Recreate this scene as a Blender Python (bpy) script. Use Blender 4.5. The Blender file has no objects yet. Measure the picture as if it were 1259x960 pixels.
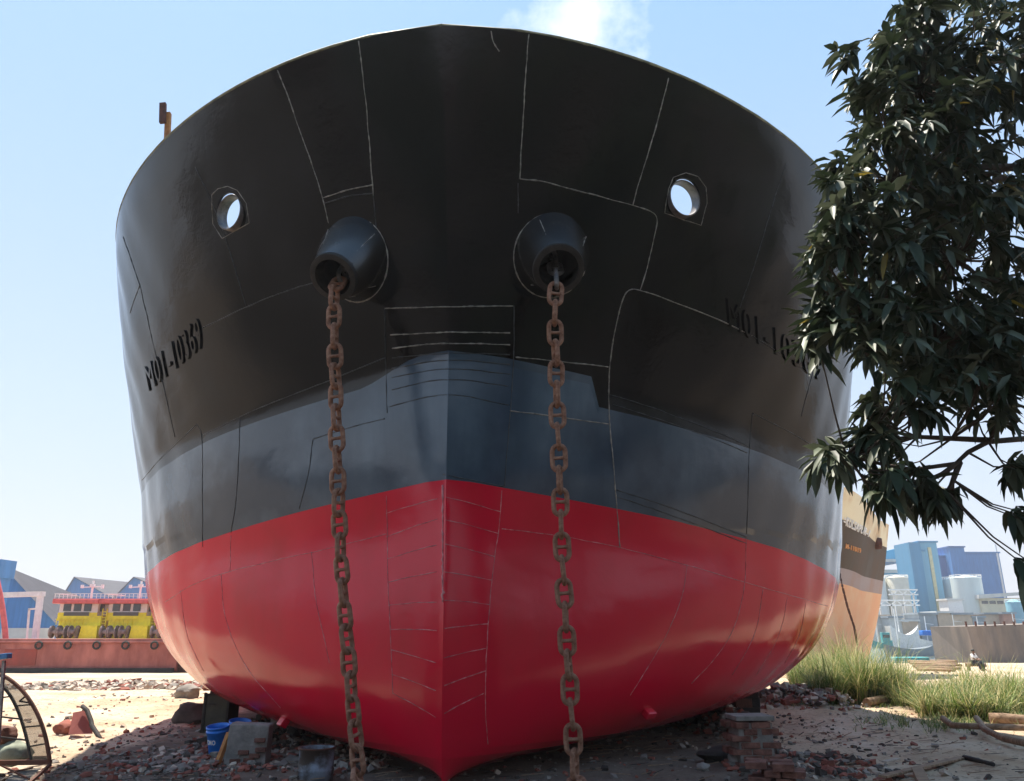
import bpy, bmesh, math, random
import numpy as np
from mathutils import Vector, Matrix, noise
from mathutils.bvhtree import BVHTree
R = math.radians
scene = bpy.context.scene
col = scene.collection

# ------------------------------------------------------------------ camera, sky, sun, exposure
F, PITCH, EYE = 950.0, math.atan(295 / 950), 1.6
cam_d = bpy.data.cameras.new('camera'); cam = bpy.data.objects.new('camera', cam_d); col.objects.link(cam)
cam.location = (0, 0, EYE); cam.rotation_euler = (math.pi / 2 + PITCH, 0, 0)
cam_d.sensor_width = 36; cam_d.lens = 36 * F / 1259; cam_d.clip_end = 6000; cam_d.clip_start = 0.05
scene.camera = cam
SUN_EL = R(70); SUN_AZ = math.atan2(-1.7, 2.6)          # measured from +Y towards +X : sun stands behind and left of the ship
sun_dir = Vector((math.sin(SUN_AZ) * math.cos(SUN_EL), math.cos(SUN_AZ) * math.cos(SUN_EL), math.sin(SUN_EL)))
sl = bpy.data.lights.new('sun', 'SUN'); so = bpy.data.objects.new('sun', sl); col.objects.link(so)
sl.energy = 4.6; sl.angle = R(0.6); sl.color = (1.0, 0.93, 0.82)
so.rotation_euler = sun_dir.to_track_quat('Z', 'Y').to_euler(); so.location = (-20, 20, 40)
w = bpy.data.worlds.new('World'); scene.world = w; w.use_nodes = True
nt = w.node_tree; nt.nodes.clear()
out = nt.nodes.new('ShaderNodeOutputWorld'); bg = nt.nodes.new('ShaderNodeBackground'); sky = nt.nodes.new('ShaderNodeTexSky')
sky.sky_type = 'NISHITA'; sky.sun_disc = False; sky.sun_elevation = SUN_EL; sky.sun_rotation = SUN_AZ
sky.air_density = 1.3; sky.dust_density = 1.6; sky.ozone_density = 1.0; sky.altitude = 5
bg.inputs[1].default_value = 0.080
# thin white cumulus patches high over the bow and milky air low down, in sky directions
tc = nt.nodes.new('ShaderNodeTexCoord')
def wn(t, **k):
    n = nt.nodes.new(t)
    for a, b in k.items(): setattr(n, a, b)
    return n
sep = wn('ShaderNodeSeparateXYZ'); nt.links.new(tc.outputs['Generated'], sep.inputs[0])
nz = wn('ShaderNodeTexNoise'); nz.inputs['Scale'].default_value = 7.5; nz.inputs['Detail'].default_value = 8; nz.inputs['Roughness'].default_value = .58
nt.links.new(tc.outputs['Generated'], nz.inputs['Vector'])
d0 = Vector(((715 - 629.5) / F, math.cos(PITCH) - (480 - 22) / F * math.sin(PITCH), (480 - 22) / F * math.cos(PITCH) + math.sin(PITCH))).normalized()
dist = wn('ShaderNodeVectorMath', operation='DISTANCE'); nt.links.new(tc.outputs['Generated'], dist.inputs[0]); dist.inputs[1].default_value = d0
mr = wn('ShaderNodeMapRange'); nt.links.new(dist.outputs['Value'], mr.inputs[0])
mr.inputs[1].default_value = 0.0; mr.inputs[2].default_value = 0.17; mr.inputs[3].default_value = 0.34; mr.inputs[4].default_value = -0.22
ad = wn('ShaderNodeMath', operation='ADD'); nt.links.new(nz.outputs['Fac'], ad.inputs[0]); nt.links.new(mr.outputs[0], ad.inputs[1])
m2 = wn('ShaderNodeMapRange'); nt.links.new(ad.outputs[0], m2.inputs[0])
m2.inputs[1].default_value = .56; m2.inputs[2].default_value = .84; m2.inputs[3].default_value = 0; m2.inputs[4].default_value = .85
mx = wn('ShaderNodeMix', data_type='RGBA'); nt.links.new(m2.outputs[0], mx.inputs[0]); nt.links.new(sky.outputs[0], mx.inputs[6])
mx.inputs[7].default_value = (8.2, 8.3, 8.6, 1)
hz = wn('ShaderNodeMapRange'); nt.links.new(sep.outputs[2], hz.inputs[0])
hz.inputs[1].default_value = -.02; hz.inputs[2].default_value = .75; hz.inputs[3].default_value = 0; hz.inputs[4].default_value = 1
air = wn('ShaderNodeValToRGB'); nt.links.new(hz.outputs[0], air.inputs[0]); e = air.color_ramp.elements
e[0].position = 0; e[0].color = (4.8, 4.85, 5.5, 1); e[1].position = 1; e[1].color = (1.9, 3.6, 6.0, 1)
e2 = e.new(.35); e2.color = (3.85, 4.6, 5.8, 1)
mx2 = wn('ShaderNodeMix', data_type='RGBA'); mx2.inputs[0].default_value = .78
nt.links.new(sky.outputs[0], mx2.inputs[6]); nt.links.new(air.outputs[0], mx2.inputs[7])
nt.links.new(mx2.outputs[2], mx.inputs[6])
nt.links.new(mx.outputs[2], bg.inputs[0]); nt.links.new(bg.outputs[0], out.inputs[0])
scene.view_settings.view_transform = 'Standard'; scene.view_settings.look = 'None'; scene.view_settings.gamma = 1
scene.view_settings.exposure = 1.18
scene.render.engine = 'CYCLES'; scene.cycles.max_bounces = 6; scene.cycles.transparent_max_bounces = 8

# ------------------------------------------------------------------ helpers
rnd = random.Random(7)
def tag(o, label=None, cat=None, group=None, kind=None):
    if label: o['label'] = label
    if cat: o['category'] = cat
    if group: o['group'] = group
    if kind: o['kind'] = kind
    return o
MW = {}                                                    # world matrix of every empty (children are built in world space)
def thing(name, label, cat, loc=(0, 0, 0), rz=0, group=None):
    o = bpy.data.objects.new(name, None); col.objects.link(o)
    o.location = loc; o.rotation_euler = (0, 0, rz); o.empty_display_size = .3
    MW[o] = Matrix.Translation(Vector(loc)) @ Matrix.Rotation(rz, 4, 'Z')
    return tag(o, label, cat, group)
def obj(name, bm, m, parent=None, smooth=None, local=False):
    """link a bmesh as one mesh object; vertices given in world space unless local"""
    me = bpy.data.meshes.new(name)
    if parent is not None and not local:
        bm.transform(MW[parent].inverted())
    bm.to_mesh(me); bm.free()
    for k in (m if isinstance(m, (list, tuple)) else [m]): me.materials.append(k)
    o = bpy.data.objects.new(name, me); col.objects.link(o)
    if parent is not None:
        o.parent = parent; MW[o] = MW[parent]
    else: MW[o] = Matrix.Identity(4)
    if smooth is not None:
        me.shade_smooth()
        me.set_sharp_from_angle(angle=R(smooth))
    return o
def struct(name, bm, m, smooth=None):
    return tag(obj(name, bm, m, None, smooth), kind='structure')
def copy_tree(src, loc, rz=0, label=None, scale=1):
    r = src.copy(); col.objects.link(r); r.location = loc; r.rotation_euler = (0, 0, rz); r.scale = (scale,) * 3
    if label: r['label'] = label
    for ch in list(src.children):
        c = ch.copy(); col.objects.link(c); c.parent = r
        for g in ch.children:
            d = g.copy(); col.objects.link(d); d.parent = c
    return r
BM = bmesh.new
def quad(bm, pts, mi=0):
    f = bm.faces.new([bm.verts.new(p) for p in pts]); f.material_index = mi; return f
def box(bm, c, s, rot=None, mi=0, bev=0.0, taper=1.0):
    """box centred at c; rot a 3x3/4x4 matrix or z angle"""
    t = bmesh.new(); bmesh.ops.create_cube(t, size=1)
    for v in t.verts:
        k = taper if v.co.z > 0 else 1
        v.co = Vector((v.co.x * s[0] * k, v.co.y * s[1] * k, v.co.z * s[2]))
    if bev: bmesh.ops.bevel(t, geom=t.edges[:], offset=bev, segments=2, affect='EDGES', profile=.6)
    if rot is None: M = Matrix.Identity(4)
    elif isinstance(rot, (int, float)): M = Matrix.Rotation(rot, 4, 'Z')
    else: M = rot.to_4x4()
    t.transform(Matrix.Translation(Vector(c)) @ M)
    merge(bm, t, mi)
def merge(bm, t, mi=None):
    vm = {v: bm.verts.new(v.co) for v in t.verts}
    for f in t.faces:
        try:
            g = bm.faces.new([vm[v] for v in f.verts]); g.material_index = f.material_index if mi is None else mi; g.smooth = f.smooth
        except ValueError: pass
    t.free()
def bar(bm, a, b, wd, ht=None, mi=0, bev=0):
    """rectangular bar from a to b"""
    a, b = Vector(a), Vector(b); d = b - a; ht = ht or wd
    q = d.to_track_quat('Z', 'Y').to_matrix()
    box(bm, (a + b) / 2, (wd, ht, d.length), q, mi, bev)
def frames(pts):
    out = []; n = len(pts); up = None
    for i in range(n):
        t = (pts[min(i + 1, n - 1)] - pts[max(i - 1, 0)])
        t = t.normalized() if t.length > 1e-9 else Vector((0, 0, 1))
        if up is None:
            up = t.orthogonal().normalized()
        else:
            up = up - t * up.dot(t)
            up = up.normalized() if up.length > 1e-6 else t.orthogonal().normalized()
        out.append((t, up, t.cross(up)))
    return out
def tube(bm, pts, r, n=8, closed=False, cap=True, mi=0, jit=0):
    pts = [Vector(p) for p in pts]; rr = r if isinstance(r, (list, tuple)) else [r] * len(pts)
    if closed:
        fr = []; N = len(pts); up = None
        for i in range(N):
            t = (pts[(i + 1) % N] - pts[i - 1]).normalized()
            up = t.orthogonal().normalized() if up is None else (up - t * up.dot(t)).normalized()
            fr.append((t, up, t.cross(up)))
    else: fr = frames(pts)
    rings = []
    for p, (t, u, v), q in zip(pts, fr, rr):
        rings.append([bm.verts.new(p + (u * math.cos(2 * math.pi * k / n) + v * math.sin(2 * math.pi * k / n)) * q * (1 + (rnd.uniform(-jit, jit) if jit else 0))) for k in range(n)])
    m = len(rings)
    for i in range(m if closed else m - 1):
        a, b = rings[i], rings[(i + 1) % m]
        off = 0
        if closed and i == m - 1:                          # close with the best twist
            off = min(range(n), key=lambda o: (b[o].co - a[0].co).length)
        for k in range(n):
            f = bm.faces.new((a[k], a[(k + 1) % n], b[(k + 1 + off) % n], b[(k + off) % n])); f.smooth = True; f.material_index = mi
    if cap and not closed:
        bm.faces.new(rings[0][::-1]).material_index = mi; bm.faces.new(rings[-1]).material_index = mi
def lathe(bm, prof, M=None, n=24, mi=0, cap=False):
    """profile [(r,z)...] round z, transformed by M"""
    M = M or Matrix.Identity(4); rings = []
    for r, z in prof:
        rings.append([bm.verts.new(M @ Vector((r * math.cos(2 * math.pi * k / n), r * math.sin(2 * math.pi * k / n), z))) for k in range(n)])
    for a, b in zip(rings, rings[1:]):
        for k in range(n):
            f = bm.faces.new((a[k], a[(k + 1) % n], b[(k + 1) % n], b[k])); f.smooth = True; f.material_index = mi
    if cap:
        bm.faces.new(rings[0][::-1]).material_index = mi; bm.faces.new(rings[-1]).material_index = mi
def axis_matrix(p, d):
    return Matrix.Translation(Vector(p)) @ Vector(d).to_track_quat('Z', 'Y').to_matrix().to_4x4()
cP, sP = math.cos(PITCH), math.sin(PITCH)
def ray(x, y):
    a = (x - 629.5) / F; r = (480 - y) / F
    return Vector((a, cP - r * sP, r * cP + sP))
def at(x, y, Y):
    """world point seen at photo pixel (x, y) whose distance ahead is Y"""
    d = ray(x, y); return Vector((0, 0, EYE)) + d * (Y / d.y)
def smooth01(t): t = max(0., min(1., t)); return t * t * (3 - 2 * t)
def gz(x, y):
    z = -0.027 * max(0., min(y, 50.) - 20)
    z -= 1.9 * smooth01((y - 66) / 12) * smooth01((x - 8) / 14)      # river bed
    z -= 1.9 * smooth01((y - 66) / 12) * smooth01((-x - 60) / 20)
    if y > 180: z = z + (1.9 * smooth01((x - 8) / 14)) * smooth01((y - 205) / 12)
    return z
def gp(x, y, it=6):
    """point on the ground seen at a photo pixel"""
    d = ray(x, y); z = 0.
    for _ in range(it):
        t = (z - EYE) / d.z; p = Vector((0, 0, EYE)) + d * t; z = gz(p.x, p.y)
    return p
# ---- materials
def mat(name, c, rough=.6, var=.25, scale=4., bump=.0, bscale=None, metal=0., spec=.5, c2=None, coat=0., fac=(.35, .65), stretch=None, world=False, trans=0.):
    m = bpy.data.materials.new(name); m.use_nodes = True; t = m.node_tree; b = t.nodes['Principled BSDF']; L = t.links
    b.inputs['Roughness'].default_value = rough; b.inputs['Metallic'].default_value = metal
    b.inputs['Specular IOR Level'].default_value = spec
    if coat: b.inputs['Coat Weight'].default_value = coat; b.inputs['Coat Roughness'].default_value = .12
    tcn = t.nodes.new('ShaderNodeTexCoord'); vec = tcn.outputs['Object']
    if world: 
        g = t.nodes.new('ShaderNodeNewGeometry'); vec = g.outputs['Position']
    if stretch:
        mp = t.nodes.new('ShaderNodeMapping'); mp.inputs['Scale'].default_value = stretch; L.new(vec, mp.inputs[0]); vec = mp.outputs[0]
    n = t.nodes.new('ShaderNodeTexNoise'); n.inputs['Scale'].default_value = scale; n.inputs['Detail'].default_value = 7; n.inputs['Roughness'].default_value = .62
    L.new(vec, n.inputs['Vector'])
    r = t.nodes.new('ShaderNodeValToRGB'); L.new(n.outputs['Fac'], r.inputs[0])
    c2 = c2 or tuple(min(1, k * (1 + var)) for k in c); c1 = tuple(k * (1 - var) for k in c)
    r.color_ramp.elements[0].position = fac[0]; r.color_ramp.elements[1].position = fac[1]
    r.color_ramp.elements[0].color = (*c1, 1); r.color_ramp.elements[1].color = (*c2, 1)
    L.new(r.outputs[0], b.inputs['Base Color'])
    rr = t.nodes.new('ShaderNodeMapRange'); L.new(n.outputs['Fac'], rr.inputs[0])
    rr.inputs[3].default_value = max(.03, rough - .1); rr.inputs[4].default_value = min(1, rough + .12); L.new(rr.outputs[0], b.inputs['Roughness'])
    if bump:
        n2 = t.nodes.new('ShaderNodeTexNoise'); n2.inputs['Scale'].default_value = bscale or scale * 6; n2.inputs['Detail'].default_value = 6; L.new(vec, n2.inputs['Vector'])
        bp = t.nodes.new('ShaderNodeBump'); bp.inputs['Strength'].default_value = bump; bp.inputs['Distance'].default_value = .02
        L.new(n2.outputs['Fac'], bp.inputs['Height']); L.new(bp.outputs[0], b.inputs['Normal'])
    if trans:
        tr = t.nodes.new('ShaderNodeBsdfTranslucent'); L.new(r.outputs[0], tr.inputs[0]); ms = t.nodes.new('ShaderNodeMixShader')
        ms.inputs[0].default_value = trans; L.new(b.outputs[0], ms.inputs[1]); L.new(tr.outputs[0], ms.inputs[2]); L.new(ms.outputs[0], t.nodes['Material Output'].inputs[0])
    return m
def hull_mat(name, base, dirt, rough, coat, dirt_sheen_amt=.5, spec=.5, chalk=None):
    """ship's paint: brushed gloss with patchy dirt or painted sky sheen, faint runs and rolled texture"""
    m = bpy.data.materials.new(name); m.use_nodes = True; t = m.node_tree; b = t.nodes['Principled BSDF']; L = t.links
    b.inputs['Specular IOR Level'].default_value = spec; b.inputs['Coat Weight'].default_value = coat; b.inputs['Coat Roughness'].default_value = rough * .6
    tcn = t.nodes.new('ShaderNodeTexCoord'); vec = tcn.outputs['Object']
    def nse(sc, det=6, rgh=.6, st=None):
        v = vec
        if st:
            mp = t.nodes.new('ShaderNodeMapping'); mp.inputs['Scale'].default_value = st; L.new(vec, mp.inputs[0]); v = mp.outputs[0]
        n = t.nodes.new('ShaderNodeTexNoise'); n.inputs['Scale'].default_value = sc; n.inputs['Detail'].default_value = det; n.inputs['Roughness'].default_value = rgh; L.new(v, n.inputs['Vector']); return n.outputs['Fac']
    big = nse(.55, 5, .55); run = nse(1.6, 4, .6, (1, 1, .12)); fine = nse(26, 4, .7); spk = nse(9, 10, .8)
    def rng(s, a, b_, c, d):
        r = t.nodes.new('ShaderNodeMapRange'); L.new(s, r.inputs[0]); 
        for i, k in zip((1, 2, 3, 4), (a, b_, c, d)): r.inputs[i].default_value = k
        return r.outputs[0]
    def mth(op, x, y):
        n = t.nodes.new('ShaderNodeMath'); n.operation = op
        for i, k in enumerate((x, y)):
            if isinstance(k, (int, float)): n.inputs[i].default_value = k
            else: L.new(k, n.inputs[i])
        return n.outputs[0]
    f = mth('MULTIPLY', rng(big, .42, .66, 0, 1), rng(run, .35, .7, .3, 1))
    f = mth('MULTIPLY', f, dirt_sheen_amt)
    mxn = t.nodes.new('ShaderNodeMix'); mxn.data_type = 'RGBA'; L.new(f, mxn.inputs[0]); mxn.inputs[6].default_value = (*base, 1); mxn.inputs[7].default_value = (*dirt, 1)
    mx3 = t.nodes.new('ShaderNodeMix'); mx3.data_type = 'RGBA'; L.new(rng(spk, .66, .74, 0, .5), mx3.inputs[0]); L.new(mxn.outputs[2], mx3.inputs[6]); mx3.inputs[7].default_value = (*(chalk or dirt), 1)
    L.new(mx3.outputs[2], b.inputs['Base Color'])
    ro = mth('ADD', rng(big, .3, .7, rough - .06, rough + .12), rng(run, .3, .7, -.04, .06)); L.new(ro, b.inputs['Roughness'])
    h = mth('ADD', mth('MULTIPLY', fine, .12), mth('MULTIPLY', nse(3.2, 3, .5), .7))
    bp = t.nodes.new('ShaderNodeBump'); bp.inputs['Strength'].default_value = .35; bp.inputs['Distance'].default_value = .02
    L.new(h, bp.inputs['Height']); L.new(bp.outputs[0], b.inputs['Normal']); L.new(bp.outputs[0], b.inputs['Coat Normal'])
    return m
M_RED = hull_mat('red_antifouling', (.68, .002, .030), (.46, .005, .012), .14, .2, .9, .35, chalk=(.66, .10, .10))
M_BELT = hull_mat('grey_boot_topping', (.032, .056, .084), (.14, .19, .23), .12, .4, 1.0, .5)  # pale run patches paint in sky-lit streaks; red and black vary likewise
M_BLACK = hull_mat('black_topside', (.0026, .0032, .0042), (.0095, .0105, .012), .11, .12, .9, .36, (.03, .03, .03))
M_WELDL = mat('glint_weld', (.30, .27, .23), .5, .55, 14, metal=.2, fac=(.3, .7))  # pale tone holds chalky bead and painted-in reflection
M_WELDD = mat('painted_weld', (.035, .038, .04), .5, .5, 14)
M_WELDR = mat('red_weld', (.62, .07, .09), .5, .5, 10, c2=(.80, .36, .36))
M_CHAIN = mat('rusty_chain', (.27, .105, .05), .66, .4, 12, bump=.7, bscale=60, c2=(.42, .23, .15), spec=.3)
M_CHAINB = mat('bare_chain', (.17, .18, .20), .45, .4, 14, bump=.5, bscale=60, metal=.5, c2=(.32, .30, .29))
M_RUST = mat('orange_rust', (.42, .13, .03), .8, .4, 6, bump=.4, c2=(.50, .22, .06))
M_DRUST = mat('dark_rust', (.10, .035, .02), .8, .4, 9, bump=.4)
M_BRICK = mat('brick', (.17, .058, .04), .9, .5, 7, bump=.6, bscale=40, c2=(.27, .12, .085))
M_CONC = mat('concrete', (.24, .215, .19), .9, .3, 5, bump=.5, bscale=40)
M_CHAR = mat('charred_timber', (.025, .021, .018), .8, .5, 9, bump=.5)
M_DGREEN = mat('olive_steel', (.04, .038, .022), .6, .4, 6, bump=.2)
M_WHITE = mat('white_paint', (.78, .77, .74), .5, .1, 3)
M_YEL = mat('yellow_paint', (.90, .74, .02), .45, .12, 3)
M_REDH = mat('red_lead_paint', (.36, .085, .065), .65, .3, 1.2, c2=(.44, .14, .11), stretch=(1, 1, .4))
M_REDR = mat('red_roof_paint', (.62, .11, .10), .5, .2, 3)
M_GLASS = mat('dark_glass', (.05, .06, .065), .12, .2, 3, spec=.8)
M_BLUE = mat('blue_plastic', (.008, .17, .62), .35, .15, 6)
M_SKIN = mat('skin', (.16, .075, .045), .55, .1, 8)
M_HAIR = mat('hair', (.008, .007, .006), .6, .2, 20)
M_SHIRT = mat('white_cloth', (.75, .74, .72), .9, .1, 14)
M_TROUS = mat('dark_cloth', (.03, .03, .045), .9, .2, 14)
M_WOOD = mat('weathered_wood', (.25, .15, .085), .85, .4, 5, bump=.4, stretch=(1, 6, 1), c2=(.36, .24, .15))
M_BARK = mat('bark', (.09, .065, .048), .95, .4, 8, bump=.8)
# ------------------------------------------------------------------ ground, water
def axis(lo, hi, dlo, dhi, st, gr=1.22):
    a = list(np.arange(dlo, dhi, st)); s = st; v = dhi
    while v < hi: a.append(v); s *= gr; v += s
    a.append(hi); s = st; v = dlo - st; b = []
    while v > lo: b.append(v); s *= gr; v -= s
    b.append(lo); return sorted(set(b)) + [] if False else b[::-1] + a
gx = axis(-3500, 3500, -11, 13, .13); gy = axis(-400, 4500, 7.5, 24, .13, 1.12)
bm = BM(); grid = []
def gnoise(x, y):
    k = smooth01((140 - math.hypot(x, y)) / 110)
    n = noise.fractal(Vector((x * .35, y * .35, 0)), 1.0, 2.0, 3) * .05 + noise.fractal(Vector((x * 2.2, y * 2.2, 3)), .8, 2.1, 4) * .030
    rid = abs(noise.noise(Vector((x * 1.1, y * 2.6, 8)))) * .05
    return (n - rid) * k
for y in gy:
    row = []
    for x in gx:
        row.append(bm.verts.new((x, y, gz(x, y) + gnoise(x, y))))
    grid.append(row)
for i in range(len(gy) - 1):
    for j in range(len(gx) - 1):
        bm.faces.new((grid[i][j], grid[i][j + 1], grid[i + 1][j + 1], grid[i + 1][j]))
def ground_mat():
    m = bpy.data.materials.new('yard_ground'); m.use_nodes = True; t = m.node_tree; b = t.nodes['Principled BSDF']; L = t.links
    b.inputs['Roughness'].default_value = .95; b.inputs['Specular IOR Level'].default_value = .2
    g = t.nodes.new('ShaderNodeNewGeometry')
    def nse(sc, det=8, rgh=.6, st=None):
        v = g.outputs['Position']
        if st:
            mp = t.nodes.new('ShaderNodeMapping'); mp.inputs['Scale'].default_value = st; L.new(v, mp.inputs[0]); v = mp.outputs[0]
        n = t.nodes.new('ShaderNodeTexNoise'); n.inputs['Scale'].default_value = sc; n.inputs['Detail'].default_value = det; n.inputs['Roughness'].default_value = rgh; L.new(v, n.inputs['Vector']); return n.outputs['Fac']
    def ramp(s, stops):
        r = t.nodes.new('ShaderNodeValToRGB'); L.new(s, r.inputs[0]); e = r.color_ramp.elements
        while len(e) < len(stops): e.new(.5)
        for k, (p, c) in enumerate(stops): e[k].position = p; e[k].color = (*c, 1)
        return r.outputs[0]
    def mixc(f, a, b_, mode='MIX'):
        n = t.nodes.new('ShaderNodeMix'); n.data_type = 'RGBA'; n.blend_type = mode
        for i, k in ((0, f), (6, a), (7, b_)):
            if isinstance(k, (int, float)): n.inputs[i].default_value = k
            elif isinstance(k, tuple): n.inputs[i].default_value = (*k, 1)
            else: L.new(k, n.inputs[i])
        return n.outputs[2]
    sand = ramp(nse(.5), [(.3, (.40, .27, .165)), (.52, (.53, .41, .29)), (.72, (.62, .52, .40))])
    mud = ramp(nse(.9, 9, .68), [(.3, (.075, .06, .05)), (.5, (.125, .10, .082)), (.7, (.21, .17, .135))])
    # wetter, scuffed mud where the ship is worked on
    sp = t.nodes.new('ShaderNodeSeparateXYZ'); L.new(g.outputs['Position'], sp.inputs[0])
    def mr(s, a, b_, c, d):
        r = t.nodes.new('ShaderNodeMapRange'); r.interpolation_type = 'SMOOTHSTEP'; L.new(s, r.inputs[0])
        for i, k in zip((1, 2, 3, 4), (a, b_, c, d)): r.inputs[i].default_value = k
        return r.outputs[0]
    def mth(op, x, y):
        n = t.nodes.new('ShaderNodeMath'); n.operation = op
        for i, k in enumerate((x, y)):
            if isinstance(k, (int, float)): n.inputs[i].default_value = k
            else: L.new(k, n.inputs[i])
        return n.outputs[0]
    dx = mth('ABSOLUTE', mth('ADD', sp.outputs[0], 1.0), 0)
    f = mth('ADD', mr(dx, 3.4, 6.0, 1, 0), mth('MULTIPLY', mth('ADD', nse(.8, 6), -.5), 1.6))
    f = mth('MULTIPLY', f, mr(sp.outputs[1], 22, 34, 1, 0)); f = mr(f, .3, .7, 0, .9)
    f = mth('MAXIMUM', f, mr(sp.outputs[1], 5.5, 8.5, .95, 0)); f = mth('MAXIMUM', f, mr(sp.outputs[1], 90, 160, 0, .9))  # ground out of view darkened to cut warm bounce on the hull
    wedge = mth('SUBTRACT', mth('ABSOLUTE', sp.outputs[0], 0), mth('MULTIPLY', sp.outputs[1], .72)); f = mth('MAXIMUM', f, mr(wedge, .6, 3.5, 0, .9))  # unseen side ground darkened so the hull mirrors less warm sand
    c = mixc(f, sand, mud)
    c = mixc(mr(nse(11, 6, .7), .52, .64, 0, .55), c, (.10, .07, .055))
    c = mixc(mr(nse(4.5, 9, .8, (1, 3, 1)), .58, .66, 0, .6), c, (.42, .34, .27))
    c = mixc(mr(nse(2.3, 9, .8), .60, .68, 0, .55), c, (.27, .085, .05))
    c = mixc(mr(sp.outputs[1], 3.5, 7.5, .8, 0), c, (.038, .031, .026))      # unseen ground near the camera darkened so black paint reflects dark
    L.new(c, b.inputs['Base Color'])
    bp = t.nodes.new('ShaderNodeBump'); bp.inputs['Strength'].default_value = .9; bp.inputs['Distance'].default_value = .05
    L.new(mth('ADD', nse(7, 10, .75), mth('MULTIPLY', nse(30, 6, .7), .4)), bp.inputs['Height']); L.new(bp.outputs[0], b.inputs['Normal'])
    return m
M_GROUND = ground_mat()
struct('ground', bm, M_GROUND, 60)
bm = BM(); quad(bm, [(6, 60, -1.25), (900, 60, -1.25), (900, 220, -1.25), (6, 220, -1.25)])
M_WATER = mat('river_water', (.10, .12, .11), .18, .2, .3, bump=.25, bscale=2.0, spec=.6, stretch=(1, 1, 1))
struct('river', bm, M_WATER)

# ------------------------------------------------------------------ the ship
ZK = np.array([0, .3, .8, 1.6, 2.6, 3.6, 4.8, 6.2, 7.6, 9.0])
S0 = np.array([9.25, 9.13, 9.06, 9.0, 8.97, 8.92, 8.87, 8.45, 7.93, 7.38]) - 9.1
BB = np.array([.451, 4.061, 5.476, 6.349, 6.80, 6.90, 6.96, 7.03, 7.04, 6.82])
LL = np.array([9.364, 8.803, 8.351, 8.2, 8.3, 8.2, 7.95, 7.9, 8.1, 8.7])
QQ = np.array([1.019, 1.05, 1.0, .90, .86, .94, 1.01, 1.15, 1.36, 1.8])
def pchip(x, y):
    h = np.diff(x); dl = np.diff(y) / h; m = np.zeros_like(y); m[0] = dl[0]; m[-1] = dl[-1]
    for i in range(1, len(x) - 1):
        m[i] = 0 if dl[i - 1] * dl[i] <= 0 else 2 * dl[i - 1] * dl[i] / (dl[i - 1] + dl[i])
    def f(v):
        v = min(max(v, x[0]), x[-1]); i = min(int(np.searchsorted(x, v, side='right')) - 1, len(x) - 2)
        t = (v - x[i]) / h[i]; t2 = t * t; t3 = t2 * t
        return (2 * t3 - 3 * t2 + 1) * y[i] + (t3 - 2 * t2 + t) * h[i] * m[i] + (-2 * t3 + 3 * t2) * y[i + 1] + (t3 - t2) * h[i] * m[i + 1]
    return f
fB, fL, fQ = pchip(ZK, BB), pchip(ZK, LL), pchip(ZK, QQ)
fS = lambda z: float(np.interp(z, ZK, S0))
def droop(ly): l = max(0., min(ly, 10.)); return .161 * l + .00125 * l * l
def z_paint(ly): return 3.286 - droop(ly)
def z_belt(ly, side=1, s=0.):
    z = 4.86 - droop(ly) * .95                              # the black starts at plate edges, so the line steps
    if side < 0: return z - .24 * smooth01((s - .1) / .5)
    return z - (.36 if STEP[0] < s < STEP[1] else 0)
STEP = (.85, 4.4)
def z_top(ly):
    l = max(0., min(ly + 1.6, 9.)); z = 8.547 - .123 * l + .00525 * max(0, l - 1) ** 2
    return z - 3.2 * smooth01((ly - 7.6) / 1.2)
def hull_xy(s, z, inset=0.0):
    """local half breadth and distance aft"""
    zz = z + .9 * min(droop(max(0, s)), 1.0) if z > 3 else z          # the flare knuckle follows the belt line
    s0 = fS(max(min(zz, 9), 0)) if z > 3 else fS(z)
    t = min(max(s / fL(z), 0), 1); y = (fB(z) - inset) * (1 - (1 - t) ** 2.6) ** (1 / fQ(z)) if t > 0 else 0.
    return y, s + s0 + (inset * 1.3 * (1 - t))
def solve(fz, s):
    z = fz(s)
    for _ in range(5): z = fz(hull_xy(s, z)[1])
    return z
SCOL = [0, .015, .04, .075, .12, .17, .23, .3]
while SCOL[-1] < 10.5: SCOL.append(SCOL[-1] + .09)
while SCOL[-1] < 42: SCOL.append(SCOL[-1] * 1.12)
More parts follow.
